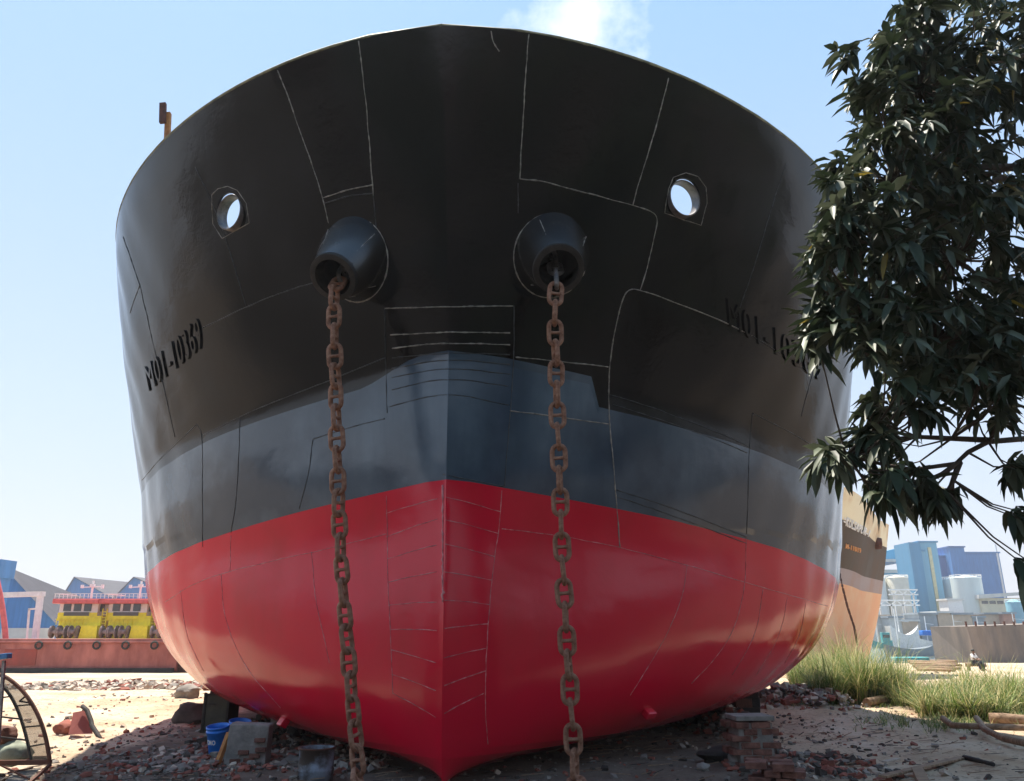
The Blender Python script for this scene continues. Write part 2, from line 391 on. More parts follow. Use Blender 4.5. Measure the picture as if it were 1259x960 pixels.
def build_hull(dent=1.0, cols=SCOL, nr=(26, 16, 34), FZ=None, top=1):
    FZ = FZ or (z_paint, z_belt, z_top)
    bm = BM(); L = {1: [], -1: []}
    for j, s in enumerate(cols):
        zp, zt = solve(FZ[0], s), solve(FZ[2], s); PR = {}
        for side in (1, -1):
          zb = solve(lambda ly: FZ[1](ly, side, s), s)
          zs = [zp * (i / nr[0]) ** 1.7 for i in range(nr[0])] + [zp + (zb - zp) * i / nr[1] for i in range(nr[1])] + [zb + (zt - zb) * i / nr[2] for i in range(nr[2] + 1)]
          prof = []
          for z in zs: y, a = hull_xy(s, z); prof.append((y, a, z))
          for z in (zt, zt - .45, zt - .9, zt - 1.35): y, a = hull_xy(s, z, .035); prof.append((y, a, z))
          PR[side] = prof
        for side in (1, -1):
            if j == 0 and side < 0: L[-1].append(L[1][0]); continue
            cv = []; prof = PR[side]
            for k, (y, a, z) in enumerate(prof):
                if k < len(zs) and dent and j > 2:
                    p = Vector((y * side, a, z)); e = min(1, (zt - z) / .4, s / .5)
                    dn = noise.noise(p * .9 + Vector((side * 7, 0, 0))) * .026 + noise.noise(p * 2.1 + Vector((3, side, 0))) * .008
                    dn += .009 * math.cos(a * 2 * math.pi / .62) * smooth01((s - 1.2) / 2)
                    y += dn * e * dent
                cv.append(bm.verts.new((y * side, a, z)))
            L[side].append(cv)
    n = sum(nr) + 1
    for side in (1, -1):
        for j in range(len(cols) - 1):
            A, B = L[side][j], L[side][j + 1]
            for k in range(len(A) - 1):
                vs = [A[k], B[k], B[k + 1], A[k + 1]]
                if side < 0: vs.reverse()
                f = bm.faces.new(vs); f.smooth = True
                f.material_index = 0 if k < nr[0] else (1 if k < nr[0] + nr[1] else ((2 if k < nr[0] + nr[1] + nr[2] * top else 4) if k < n - 1 else 3))
    for j in range(len(cols) - 1):                         # keel plate and deck
        A, B, C, D = L[1][j], L[1][j + 1], L[-1][j + 1], L[-1][j]
        for idx, mi in ((0, 0), (-1, 3)):
            vs = [A[idx], D[idx], C[idx], B[idx]] if idx == 0 else [A[idx], B[idx], C[idx], D[idx]]
            vs = [v for i, v in enumerate(vs) if v not in vs[:i]]
            f = bm.faces.new(vs); f.material_index = mi
    A, B = L[1][-1], L[-1][-1]                             # transom
    for k in range(n - 1):
        f = bm.faces.new([A[k], B[k], B[k + 1], A[k + 1]]); f.material_index = 2
    for k in range(n - 1, len(A) - 1):
        bm.faces.new([A[k], B[k], B[k + 1], A[k + 1]]).material_index = 3
    bmesh.ops.remove_doubles(bm, verts=bm.verts, dist=.0004)
    bmesh.ops.recalc_face_normals(bm, faces=bm.faces)
    return bm
FX, YAW = -.762, .05
ship = thing('cargo_ship', 'huge black and red ship bow propped on bricks, two anchor chains hanging from it', 'ship', (FX, 9.1, .0), -YAW)
M_DECK = mat('deck_paint', (.10, .12, .09), .7, .4, 3)
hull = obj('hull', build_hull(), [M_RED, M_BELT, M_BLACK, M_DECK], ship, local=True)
hm = MW[ship].copy()
def bvh_of(o, M):
    b = BM(); b.from_mesh(o.data); b.transform(M); bmesh.ops.triangulate(b, faces=b.faces); t = BVHTree.FromBMesh(b); b.free(); return t
bvh = bvh_of(hull, hm)
EYEV = Vector((0, 0, EYE))
def on_hull(x, y, off=0.0):
    d = ray(x, y).normalized(); p, n, i, ds = bvh.ray_cast(EYEV, d)
    if p is None: return None, None
    if n.dot(d) > 0: n = -n
    return p + n * off, n
# mooring holes cut through the bulwark
FAIR = [(283, 261, -1), (841, 244, 1)]
fair = []
cut = []
for x, y, s in FAIR:
    p, n = on_hull(x, y); ax = Vector((n.x, n.y, n.z * .35)).normalized(); fair.append((p, n, ax))
    b = BM(); lathe(b, [(.255, -.4), (.255, .4)], axis_matrix(p, ax), 36, mi=2, cap=True); bmesh.ops.recalc_face_normals(b, faces=b.faces)
    cut.append(obj('cutter', b, [M_RED, M_BELT, M_BLACK, M_DECK], None))
for c in cut:
    md = hull.modifiers.new('b', 'BOOLEAN'); md.operation = 'DIFFERENCE'; md.solver = 'EXACT'; md.object = c
bpy.context.view_layer.update()
dg = bpy.context.evaluated_depsgraph_get(); nm = bpy.data.meshes.new_from_object(hull.evaluated_get(dg))
hull.modifiers.clear(); old = hull.data; hull.data = nm; nm.name = 'hull'; bpy.data.meshes.remove(old)
for c in cut: bpy.data.objects.remove(c)
nm.shade_smooth(); nm.set_sharp_from_angle(angle=R(9.5))
print('hull faces', len(nm.polygons))
for (p, n, ax), (x, y, s) in zip(fair, FAIR):              # pipe lining of each mooring hole
    b = BM(); lathe(b, [(.232, .02), (.240, .034), (.252, .02), (.254, -.13), (.245, -.14), (.232, -.13), (.232, .02)], axis_matrix(p, ax), 40)
    obj('mooring_hole', b, mat('fairlead_paint', (.05, .05, .06), .4, .6, 6, c2=(.22, .19, .17)), ship)

# weld seams, laid on the plating
def resample(px, step=7):
    o = [];
    for (a, b), (c, d) in zip(px, px[1:]):
        n = max(1, int(math.hypot(c - a, d - b) / step))
        for k in range(n): o.append((a + (c - a) * k / n, b + (d - b) * k / n))
    return o + [px[-1]]
def spl(px):
    """smooth the traced corner points a little"""
    for _ in range(2):
        q = [px[0]]
        for (a, b), (c, d) in zip(px, px[1:]): q += [(a * .75 + c * .25, b * .75 + d * .25), (a * .25 + c * .75, b * .25 + d * .75)]
        px = q + [px[-1]]
    return px
def seam(bm, px, r=.007, curve=True, jit=.5):
    if curve and len(px) > 2: px = spl(px)
    run = []
    wob = rnd.uniform(0, 50)
    for x, y in resample(px, 3.2):
        x += noise.noise(Vector((x * .05, y * .05, wob))) * .6; y += noise.noise(Vector((y * .05, x * .05, wob + 9))) * .6
        p, n = on_hull(x, y, .001)
        if p is None or (run and (p - run[-1]).length > .6):
            if len(run) > 2: tube(bm, run, [r * rnd.uniform(1 - jit, 1 + jit) for _ in run], 5)
            run = []
            if p is None: continue
        run.append(p)
    if len(run) > 2: tube(bm, run, [r * rnd.uniform(1 - jit, 1 + jit) for _ in run], 5)
LIGHT = [[(650, 42), (647, 80), (644, 130), (641, 180), (639, 220)], [(822, 96), (812, 135), (800, 180), (788, 215), (778, 252)],
 [(640, 220), (665, 222), (700, 232), (740, 242), (778, 252), (800, 259), (809, 267), (806, 285), (800, 310), (793, 340), (787, 356)],
 [(762, 672), (758, 620), (755, 580), (750, 530), (748, 490), (749, 455), (752, 430), (757, 400), (765, 368), (772, 356), (785, 355), (830, 372), (880, 391), (925, 413)],
 [(341, 86), (355, 120), (370, 165), (385, 205), (396, 240), (404, 274)], [(441, 50), (447, 100), (452, 150), (456, 200), (459, 240)],
 [(398, 243), (425, 234), (459, 227)], [(634, 439), (680, 443), (748, 451)], [(627, 505), (660, 509), (748, 521)],
 [(473, 379), (550, 377), (631, 376)], [(480, 412), (550, 408), (627, 409)], [(482, 428), (550, 421), (627, 424)],
 [(604, 38), (606, 52), (614, 63)], [(606, 135), (610, 136)]]
DARK = [[(637, 225), (637, 262)], [(459, 240), (463, 284)], [(398, 250), (430, 240), (458, 238)], [(473, 379), (474, 440), (476, 508)], [(632, 376), (632, 440), (627, 510), (623, 560), (620, 598)],
 [(482, 440), (550, 433), (627, 436)], [(482, 453), (550, 440), (627, 448)], [(482, 464), (550, 451), (627, 460)], [(482, 479), (550, 463), (625, 475)], [(479, 500), (550, 481), (625, 498)],
 [(250, 535), (320, 500), (400, 470), (473, 440)], [(175, 590), (195, 565), (242, 522)], [(242, 522), (249, 532), (249, 600), (249, 672)], [(295, 515), (294, 560), (290, 620), (284, 655)],
 [(385, 540), (430, 525), (473, 515)], [(385, 540), (378, 590), (368, 625)], [(250, 403), (300, 378), (350, 358), (400, 343)], [(240, 205), (262, 250), (285, 315), (302, 375)],
 [(172, 350), (190, 430), (205, 490), (215, 537)], [(151, 290), (165, 330), (172, 350)], [(172, 350), (160, 385)], [(750, 485), (800, 500), (860, 522), (920, 548)],
 [(753, 497), (800, 512), (860, 532), (918, 556)], [(757, 602), (800, 615), (860, 637), (918, 660)], [(757, 610), (800, 624), (860, 646), (918, 668)], [(925, 508), (921, 548), (920, 600), (918, 656)],
 [(925, 508), (960, 525), (995, 545), (1020, 560)], [(967, 200), (950, 250), (930, 320), (905, 390)], [(925, 413), (960, 435), (995, 460)], [(1000, 455), (992, 485), (985, 512)],
 [(300, 97), (312, 94)], [(545, 583), (580, 590), (620, 598)]]
REDS = [[(475, 656), (415, 672), (350, 686), (283, 702), (240, 716), (203, 740)], [(617, 650), (680, 657), (760, 672), (840, 693), (917, 716), (1018, 745)],
 [(475, 609), (476, 650), (477, 716), (480, 774), (483, 852)], [(617, 603), (614, 650), (608, 684), (602, 740), (598, 800), (596, 870), (600, 915)],
 [(284, 658), (283, 702)], [(272, 706), (275, 760), (300, 820), (345, 870)], [(222, 726), (228, 780), (250, 825)], [(383, 678), (388, 740), (400, 790), (405, 815)],
 [(845, 694), (838, 740), (815, 790), (775, 855)], [(917, 660), (917, 716), (905, 770), (880, 810), (850, 840)], [(938, 725), (930, 780), (900, 830)], [(968, 735), (960, 780), (930, 830)], [(990, 742), (985, 780), (965, 815)]]
for (a, b), (c, d) in [((475, 631), (538, 613)), ((475, 660), (538, 638)), ((477, 687), (537, 670)), ((477, 716), (537, 703)), ((478, 744), (537, 740)), ((481, 774), (537, 775)), ((481, 799), (536, 815)), ((482, 829), (536, 849)), ((483, 852), (536, 882)),
                       ((548, 611), (615, 629)), ((548, 639), (613, 656)), ((547, 669), (608, 684)), ((546, 703), (604, 713)), ((546, 738), (602, 743)), ((546, 773), (600, 767)), ((546, 809), (597, 797)), ((546, 843), (597, 825)), ((546, 877), (595, 852))]:
    REDS.append([(a, b), ((a + c) / 2, (b + d) / 2 - 1), (c, d)])
def weld(px, r, m, lab=None, curve=True):
    b = BM(); seam(b, px, r, curve)
    if not b.verts: b.free(); return
    o = obj('weld_seam', b, m, ship)
    if lab: o['label'] = lab
for s in LIGHT: weld(s, .0072, M_WELDL, 'chalky weld seam with painted glint on black plating')
for x, y, s in FAIR:                                       # D shaped doubler plates round the holes
    o = [(260, 240), (262, 275), (273, 293), (306, 274), (303, 250), (292, 234), (280, 229), (268, 232), (260, 240)] if s < 0 else \
        [(817, 262), (822, 232), (828, 218), (843, 212), (858, 217), (868, 230), (869, 250), (862, 277), (840, 270), (817, 262)]
    weld(o, .005, M_WELDL, 'bright weld round a D shaped doubler plate', False)
for s in DARK: weld(s, .0062, M_WELDD)
for s in REDS: weld(s, .0042, M_WELDR, 'red painted weld seam')
b = BM()
run = [on_hull(544.5 + noise.noise(Vector((y * .2, 0, 0))) * 1.5, y)[0] for y in range(596, 742, 4)]
tube(b, run, [.012 * rnd.uniform(.6, 1.5) for _ in run], 6)
obj('stem_weld', b, M_WELDR, ship)['label'] = 'rough lumpy weld down the stem edge'

# rim bar along the bulwark, lit along its edge
b = BM()
for side in (1, -1):
    pts = []
    for s in np.arange(0, 10, .12):
        z = solve(z_top, s); y, a = hull_xy(s, z, .018); pts.append(MW[ship] @ Vector((side * y, a, z + .012)))
    tube(b, pts, .030, 7, jit=.06)
obj('rail_bar', b, mat('worn_rail', (.16, .15, .05), .6, .5, 5, c2=(.34, .30, .16)), ship)

# hawse pipes
def hawse(cx, cy, ox, oy, rb, ro, fwd):
    p, n = on_hull(cx, cy); q = at(ox, oy, p.y - fwd); ax = (q - p).normalized(); Ln = (q - p).length
    M = axis_matrix(p, ax)
    b = BM(); lathe(b, [(rb * 1.05, -.28), (rb, .0), (ro + .012, Ln - .03), (ro, Ln), (ro - .045, Ln + .004), (ro - .055, Ln - .05), (ro - .06, -.9)], M, 48)
    o = obj('hawse_pipe', b, M_HAWSE, ship, 35)
    b = BM(); lathe(b, [(ro - .002, Ln - .075), (ro + .022, Ln - .07), (ro + .03, Ln - .035), (ro + .024, Ln + .004), (ro - .002, Ln + .012), (ro - .046, Ln + .008)], M, 48)
    l = obj('lip_ring', b, M_CHAR, ship, 30); l.parent = o
    b = BM()
    for a0 in (-2.2, -.9, .6, 2.0):                         # plate joints down the cone
        pts = []
        for k in range(16):
            t = k / 15; r = rb + (ro + .012 - rb) * t + .001; pts.append(M @ Vector((math.cos(a0) * r, math.sin(a0) * r, .02 + (Ln - .1) * t)))
        tube(b, pts, [.0055 * rnd.uniform(.5, 1.4) for _ in pts], 5)
    pts = []
    for k in range(90):                                     # base weld follows plating
        a0 = k / 90 * 2 * math.pi; v = M.to_3x3() @ Vector((math.cos(a0), math.sin(a0), 0))
        src = p + v * rb * 1.005 + ax * 1.0; h = bvh.ray_cast(src, -ax)
        if h[0] is not None: pts.append(h[0] + h[1] * 0)
    tube(b, pts, [.009 * rnd.uniform(.5, 1.5) for _ in pts], 5, closed=True)
    s = obj('weld_seam', b, M_WELDL, ship); s.parent = o
    return p, q, ax, M, Ln
M_HAWSE = hull_mat('worn_black_cone', (.006, .006, .006), (.05, .044, .038), .16, .4, .9, .6, (.14, .10, .07))
HL = hawse(436, 319, 409, 341, .49, .275, .42)
HR = hawse(678, 314, 687, 331, .49, .285, .42)

# anodes, low on the bilge
for x, y, s in ((795, 874, 1), (351, 884, -1)):
    p, n = on_hull(x, y)
    if p is None: p, n = on_hull(x, y - 6)
    b = BM(); rot = n.to_track_quat('Z', 'Y').to_matrix(); box(b, p + n * .05, (.17, .10, .12), rot, bev=.025)
    obj('anode', b, M_RED, ship)
# rusty post on the foredeck
b = BM(); a0, a1 = at(203, 230, 12.), at(207, 139, 12.); bar(b, a0, a1, .075, .09); obj('deck_post', b, M_RUST, ship)
b = BM(); bar(b, at(200, 151, 11.94), at(200.5, 127, 11.94), .06, .11); obj('post_bracket', b, M_DRUST, ship)

# registration number, welded letters
def text_mesh(s, extrude=.02, bold=0.0):
    c = bpy.data.curves.new('t', 'FONT'); c.body = s; c.size = 1; c.extrude = extrude; c.offset = bold; c.resolution_u = 3; c.space_character = 1.12
    o = bpy.data.objects.new('t', c); col.objects.link(o); bpy.context.view_layer.update()
    me = bpy.data.meshes.new_from_object(o.evaluated_get(bpy.context.evaluated_depsgraph_get()))
    b = BM(); b.from_mesh(me); bpy.data.objects.remove(o); bpy.data.curves.remove(c); bpy.data.meshes.remove(me)
    return b
def bbox(b):
    xs = [v.co.x for v in b.verts]; ys = [v.co.y for v in b.verts]; return min(xs), max(xs), min(ys), max(ys)
def number(quadpx, s='M01-10369', th=.026):
    b = text_mesh(s, .02, .0); x0, x1, y0, y1 = bbox(b)
    bmesh.ops.triangulate(b, faces=b.faces); bmesh.ops.subdivide_edges(b, edges=b.edges[:], cuts=2)
    bl, br, tr, tl = [Vector(q) for q in quadpx]
    for v in b.verts:
        u = (v.co.x - x0) / (x1 - x0); w_ = (v.co.y - y0) / (y1 - y0)
        q = (bl * (1 - u) + br * u) * (1 - w_) + (tl * (1 - u) + tr * u) * w_
        p, n = on_hull(q.x, q.y)
        v.co = p + n * (th if v.co.z > 0 else -.01)
    return b
M_NUM = M_BLACK
o = obj('registration_number', number([(184, 481), (251, 426), (244, 389), (178, 451)]), M_NUM, ship); o['label'] = 'raised number M01-10369 on port side of bow'
o = obj('registration_number', number([(896, 401), (1010, 470), (1010, 438), (893, 366)], th=.026), M_NUM, ship); o['label'] = 'raised number M01-10369 partly behind the leaves'

# ------------------------------------------------------------------ anchor chains
D, LW, LLN, PITCHL = .056, .205, .345, .247
def link_mesh():
    b = BM(); r = LW / 2 - D / 2; h = LLN / 2 - D / 2 - r; pts = []
    for k in range(11): a = math.pi * k / 10; pts.append(Vector((r * math.cos(a), 0, h + r * math.sin(a))))
    pts += [Vector((-r, 0, h * q)) for q in (.5, 0, -.5)]
    for k in range(11): a = math.pi + math.pi * k / 10; pts.append(Vector((r * math.cos(a), 0, -h + r * math.sin(a))))
    pts += [Vector((r, 0, h * q)) for q in (-.5, 0, .5)]
    # even section frame: the path is planar, so ring = (in-plane normal, y)
    N = len(pts); rings = []
    for i, p in enumerate(pts):
        t = (pts[(i + 1) % N] - pts[i - 1]).normalized(); nrm = t.cross(Vector((0, 1, 0)))
        rings.append([b.verts.new(p + (nrm * math.cos(2 * math.pi * k / 10) + Vector((0, 1, 0)) * math.sin(2 * math.pi * k / 10)) * D / 2 * (1 + .06 * noise.noise(p * 30 + Vector((k, 0, 0))))) for k in range(10)])
    for i in range(N):
        for k in range(10):
            f = b.faces.new((rings[i][k], rings[i][(k + 1) % 10], rings[(i + 1) % N][(k + 1) % 10], rings[(i + 1) % N][k])); f.smooth = True
    tube(b, [(-r, 0, 0), (-r * .5, 0, 0), (0, 0, 0), (r * .5, 0, 0), (r, 0, 0)], [.026, .021, .018, .021, .026], 8)
    bmesh.ops.recalc_face_normals(b, faces=b.faces)
    return b
LINKS = {}
def chain(label, pts, roll0, bare):
    base = pts[-1].copy(); base.z = 0
    t = thing('anchor_chain', label, 'chain', base, 0, 'rusty anchor chains hanging from the bow')
    # arc length walk
    cum = [0]
    for a, b in zip(pts, pts[1:]): cum.append(cum[-1] + (b - a).length)
    def P(s):
        i = 0
        while i < len(cum) - 2 and cum[i + 1] < s: i += 1
        return pts[i].lerp(pts[i + 1], (s - cum[i]) / (cum[i + 1] - cum[i]))
    s = 0; k = 0
    while s < cum[-1] - .12:
        p = P(s); d = (P(min(s + .12, cum[-1])) - P(max(s - .12, 0))).normalized()
        X = Vector((1, 0, 0)); X = (X - d * X.dot(d)).normalized(); Yv = d.cross(X)
        a = roll0 + (math.pi / 2 if k % 2 else 0) + rnd.uniform(-.2, .2) + .012 * k
        ex = X * math.cos(a) + Yv * math.sin(a); ey = d.cross(ex)
        Mx = Matrix((ex, ey, d)).transposed().to_4x4(); tilt = Matrix.Rotation(rnd.uniform(-.07, .07), 4, 'X') @ Matrix.Rotation(rnd.uniform(-.05, .05), 4, 'Y')
        mt = M_CHAINB if k in bare else M_CHAIN
        if mt not in LINKS:
            o = obj('link', link_mesh(), mt, t, local=True); LINKS[mt] = o.data
        else:
            o = bpy.data.objects.new('link', LINKS[mt]); col.objects.link(o); o.parent = t
        o.matrix_basis = Matrix.Translation(p - base) @ Mx @ tilt
        s += PITCHL; k += 1
    return t
def chain_path(px, Y0, Y1, H, inner):
    p, q, ax, M, Ln = H
    mouth = q - ax * .10 + Vector((0, 0, -.13))
    pts = [p + inner, mouth]
    n = len(px)
    for i, (x, y) in enumerate(px):
        t = (y - px[0][1]) / (px[-1][1] - px[0][1]); pts.append(at(x, y, Y0 + (Y1 - Y0) * t))
    e = pts[-1]; g = pts[-2]; d = (e - g).normalized()
    pts.append(Vector((e.x, e.y - .03, .10))); pts.append(Vector((e.x + .1, e.y - .8, .05)))
    # pull the path smooth
    out = [pts[0]]
    for a, b in zip(pts, pts[1:]): out += [a.lerp(b, .33), a.lerp(b, .67)]
    return [pts[0]] + out[1:] + [pts[-1]]
YL = HL[1].y; YR = HR[1].y
chain('brown rusty stud link chain from the left hawse pipe, leaning right as it falls', chain_path([(410, 368), (412, 440), (414, 545), (417, 650), (424, 760), (432, 850), (441, 940)], YL + .02, YL + .42, HL, Vector((0, .3, .3))), .12, {2, 3})
chain('rusty stud link chain from the right hawse pipe, its top links bare blue grey steel', chain_path([(682, 362), (683, 440), (687, 560), (691, 680), (697, 790), (703, 880), (707, 950)], YR + .02, YR + .42, HR, Vector((0, .3, .3))), 1.45, {1, 2, 3, 4})
# ------------------------------------------------------------------ trees
def leaf(b, p, d, up, L, W, mi=0, droop_=.25):
    """one long mango leaf, folded along its midrib and bent down: 2 x 3 faces"""
    sd = d.cross(up)
    if sd.length < 1e-3: sd = d.orthogonal()
    sd.normalize(); nrm = sd.cross(d).normalized(); prev = None
    for t, wd in ((0, .12), (.3, .95), (.68, .8), (1, .02)):
        c = p + d * (L * t) - Vector((0, 0, 1)) * (droop_ * L * t * t) ; e = nrm * (W * .28 * wd)
        row = [b.verts.new(c + sd * W * wd * .5 + e), b.verts.new(c), b.verts.new(c - sd * W * wd * .5 + e)]
        if prev:
            for k in (0, 1):
                f = b.faces.new((prev[k], prev[k + 1], row[k + 1], row[k])); f.material_index = mi; f.smooth = True
        prev = row
def whorl(b, p, ax, n, L, rg):
    ax = ax.normalized(); o = ax.orthogonal().normalized(); q = ax.cross(o)
    for k in range(n):
        a = 2.4 * k + rg.uniform(-.3, .3); el = rg.uniform(.15, 1.1)
        d = (ax * math.cos(el + .35) + (o * math.cos(a) + q * math.sin(a)) * math.sin(el + .35)); d.z -= rg.uniform(.2, .75); d.normalize()
        l = L * rg.uniform(.55, 1.45)
        leaf(b, p + ax * rg.uniform(-.10, .06), d, Vector((rg.uniform(-.4, .4), rg.uniform(-.4, .4), 1)), l, l * rg.uniform(.25, .38), rg.choices((0, 1, 2), (52, 44, 5 if rg.random() < .12 else .3))[0], rg.uniform(.1, .5))
M_LEAF = [mat('leaf_deep', (.036, .052, .026), .5, .45, 3, spec=.25, trans=.12, world=True), mat('leaf_mid', (.105, .122, .075), .48, .4, 3, spec=.3, trans=.15, world=True), mat('leaf_yellowing', (.28, .20, .03), .5, .3, 3, trans=.3)]
def limb(b, a, c, r0, r1, rg, sag=.1, n=7):
    a, c = Vector(a), Vector(c); pts = []
    L_ = (c - a).length
    for k in range(n + 1):
        t = k / n; p = a.lerp(c, t); p.z += sag * L_ * math.sin(math.pi * t)
        if 0 < k < n: p += Vector((rg.uniform(-1, 1), rg.uniform(-1, 1), rg.uniform(-1, 1))) * L_ * .03
        pts.append(p)
    tube(b, pts, [r0 + (r1 - r0) * k / n for k in range(n + 1)], 7)
    return pts
def inframe(p, m=40):
    d = p.y * cP + (p.z - EYE) * sP
    if d < .2: return False
    x = 629.5 + F * p.x / d; y = 480 - F * (-p.y * sP + (p.z - EYE) * cP) / d
    return -m < x < 1259 + m and -m < y < 960 + m
rg = random.Random(11)
BL = [(1128, 18, 34, 30, 18, 6.2), (1095, 60, 26, 22, 9, 5.8), (1195, 55, 90, 75, 62, 6.4), (1130, 95, 70, 60, 44, 6.0), (1072, 95, 28, 42, 14, 5.6), (1200, 190, 90, 90, 74, 6.2), (1105, 195, 62, 60, 44, 5.6), (1040, 210, 26, 28, 9, 5.2),
      (1085, 285, 70, 52, 46, 5.5), (1195, 305, 90, 80, 66, 6.0), (1025, 320, 26, 52, 18, 5.2), (1065, 385, 52, 42, 26, 5.3), (1008, 402, 20, 34, 11, 4.9), (1150, 412, 85, 52, 52, 5.7),
      (1235, 425, 40, 50, 24, 5.6), (1105, 492, 48, 22, 12, 5.5), (1078, 540, 34, 20, 9, 5.3), (1028, 560, 22, 14, 7, 5.0), (1110, 592, 40, 22, 14, 5.3), (1158, 612, 16, 12, 5, 5.3),
      (1222, 500, 32, 14, 6, 5.5), (1252, 570, 12, 16, 3, 5.4), (1262, 640, 10, 12, 3, 5.4), (1270, 700, 8, 10, 2, 5.3), (1042, 70, 10, 12, 2, 5.4), (1180, 455, 60, 22, 12, 5.5)]
tree = thing('mango_tree', 'big dark leafy mango tree reaching in from the right edge', 'tree', (9.6, 5.2, 0))
tb = BM(); cb = BM()
fork = Vector((8.9, 5.6, 3.0))
tube(tb, [(9.6, 5.2, -.3), (9.55, 5.2, .4), (9.3, 5.35, 1.6), (8.9, 5.6, 3.0)], [.42, .33, .28, .25], 12, jit=.05)
hubs = [limb(tb, fork, at(x, y, Y), .15, .04, rg, .05)[-1] for x, y, Y in ((1300, 60, 6.6), (1290, 210, 6.3), (1300, 400, 6.0), (1290, 545, 5.6))]
mains = list(hubs)
for x, y, Y, h in ((1190, 90, 6.4, 0), (1130, 110, 6, 0), (1170, 220, 6, 1), (1100, 220, 5.6, 1), (1170, 320, 5.9, 2), (1080, 300, 5.5, 1), (1150, 420, 5.6, 2), (1065, 385, 5.3, 2)):
    mains.append(limb(tb, hubs[h], at(x, y, Y), .04, .012, rg, .04)[-1])
TW = [[(1275, 538, 5.6), (1215, 543, 5.5), (1190, 556, 5.45), (1175, 570, 5.4), (1124, 577, 5.35), (1090, 572, 5.3), (1040, 560, 5.1)], [(1215, 541, 5.5), (1170, 539, 5.45), (1128, 537, 5.4), (1080, 541, 5.3)],
      [(1179, 568, 5.4), (1158, 583, 5.35), (1139, 591, 5.3), (1110, 596, 5.3)], [(1180, 568, 5.4), (1172, 590, 5.35), (1166, 606, 5.3)], [(1120, 582, 5.35), (1090, 590, 5.3)]]
for tw in TW:
    pts = [at(*q) for q in tw]; tube(tb, pts, [.022 - .014 * k / len(pts) for k in range(len(pts))], 6); mains += pts[1:]
for cx, cy, rx, ry, n, Y in BL:
    for _ in range(int(n * 1.55)):
        a = rg.uniform(0, 2 * math.pi); q = math.sqrt(rg.random())
        p = at(cx + rx * q * math.cos(a), cy + ry * q * math.sin(a), Y + rg.uniform(-.9, .9) * min(1, rx / 45))
        m_ = min(mains, key=lambda h: (h - p).length)
        ax = (p - m_).normalized() * .6 + Vector((rg.uniform(-.7, .2), rg.uniform(-.5, .5), rg.uniform(-.5, .3)))
        whorl(cb, p, ax, rg.randint(9, 14), .158, rg)
        if (m_ - p).length < .75 and rg.random() < .8: tube(tb, [m_, m_.lerp(p, .5) + Vector((0, 0, -.05)), p], [.009, .006, .004], 4, cap=False)
# the rest of the crown, to the right of and above the frame
def free_whorls(b, centre, rad, n, L, rg, avoid=True):
    k = 0
    while k < n:
        v = Vector([rg.gauss(0, 1) for _ in range(3)]).normalized() * rg.uniform(.5, 1) ** .6
        p = Vector(centre) + Vector((v.x * rad[0], v.y * rad[1], v.z * rad[2])); k += 1
        if avoid and inframe(p, 70): continue
        whorl(b, p, v + Vector((0, 0, -.1)), 9, L, rg)
free_whorls(cb, (10.2, 5.6, 6.6), (4.6, 4.2, 3.2), 520, .26, rg)
free_whorls(cb, (4.0, -2.5, 8.0), (5.2, 5.5, 2.2), 420, .30, rg)  # unseen part over the photographer, widened to shade ground the hull reflects
for c in ((10, 6, 6), (12, 5, 6.5), (9, 8, 6), (6, 1, 7.2), (4, -3, 7.5)): limb(tb, fork, c, .16, .05, rg, .06)
obj('trunk', tb, M_BARK, tree); obj('crown', cb, M_LEAF, tree)
# unseen trees added behind the photographer to shade the yard and darken glossy paint
def back_tree(loc, label, rz, first=[None]):
    if first[0] is None:
        t = thing('unseen_shade_tree', label, 'tree', loc, rz, 'unseen shade trees behind the photographer'); g2 = random.Random(5)
        b = BM(); tube(b, [(0, 0, -.3), (0, 0, .5), (.1, .1, 2.0), (.2, 0, 3.4)], [.45, .34, .28, .22], 10)
        for k in range(7):
            a = k * .9; limb(b, (.2, 0, 3.2), (3.2 * math.cos(a), 3.2 * math.sin(a), 5.6 + (k % 3)), .14, .04, g2, .06)
        b.transform(MW[t]); obj('trunk', b, M_BARK, t)
        b = BM(); 
        for k in range(620):
            v = Vector([g2.gauss(0, 1) for _ in range(3)]).normalized() * g2.uniform(.3, 1) ** .5
            whorl(b, Vector((v.x * 5.0, v.y * 5.0, 6.3 + v.z * 3.2)), v, 7, .55, g2)
        b.transform(MW[t]); obj('crown', b, M_LEAF, t); first[0] = t
        return t
    return copy_tree(first[0], loc, rz, label)
back_tree((-8.5, -6.5, 0), 'unseen broad shade tree left behind the photographer', 0)
back_tree((11.5, -12, 0), 'unseen broad shade tree right behind the photographer', 2.7)
back_tree((-15.5, -12, 0), 'unseen broad shade tree far left behind the photographer', 4.1)
back_tree((17.5, -9, 0), 'unseen broad shade tree far right behind the photographer', 5.2)

# ------------------------------------------------------------------ grass
M_GR = [mat('grass_green', (.11, .165, .038), .6, .4, 1.2, trans=.3, world=True), mat('grass_straw', (.50, .43, .20), .7, .3, 2, trans=.3, world=True), mat('grass_lime', (.20, .27, .06), .6, .3, 2, trans=.3, world=True)]
def blade(b, p, d, L, W, bend, mi):
    sd = Vector((-d.y, d.x, 0)).normalized() if abs(d.x) + abs(d.y) > 1e-4 else Vector((1, 0, 0)); prev = None
    hd = Vector((d.x, d.y, 0))
    for t in (0, .35, .7, 1):
        c = p + Vector((0, 0, 1)) * L * (t - bend * .55 * t * t) + hd * L * (t * .35 + bend * t * t)
        w_ = W * (1 - t * .93) * .5; row = (b.verts.new(c + sd * w_), b.verts.new(c - sd * w_))
        if prev: f = b.faces.new((prev[0], prev[1], row[1], row[0])); f.material_index = mi
        prev = row
HK = [1.6]
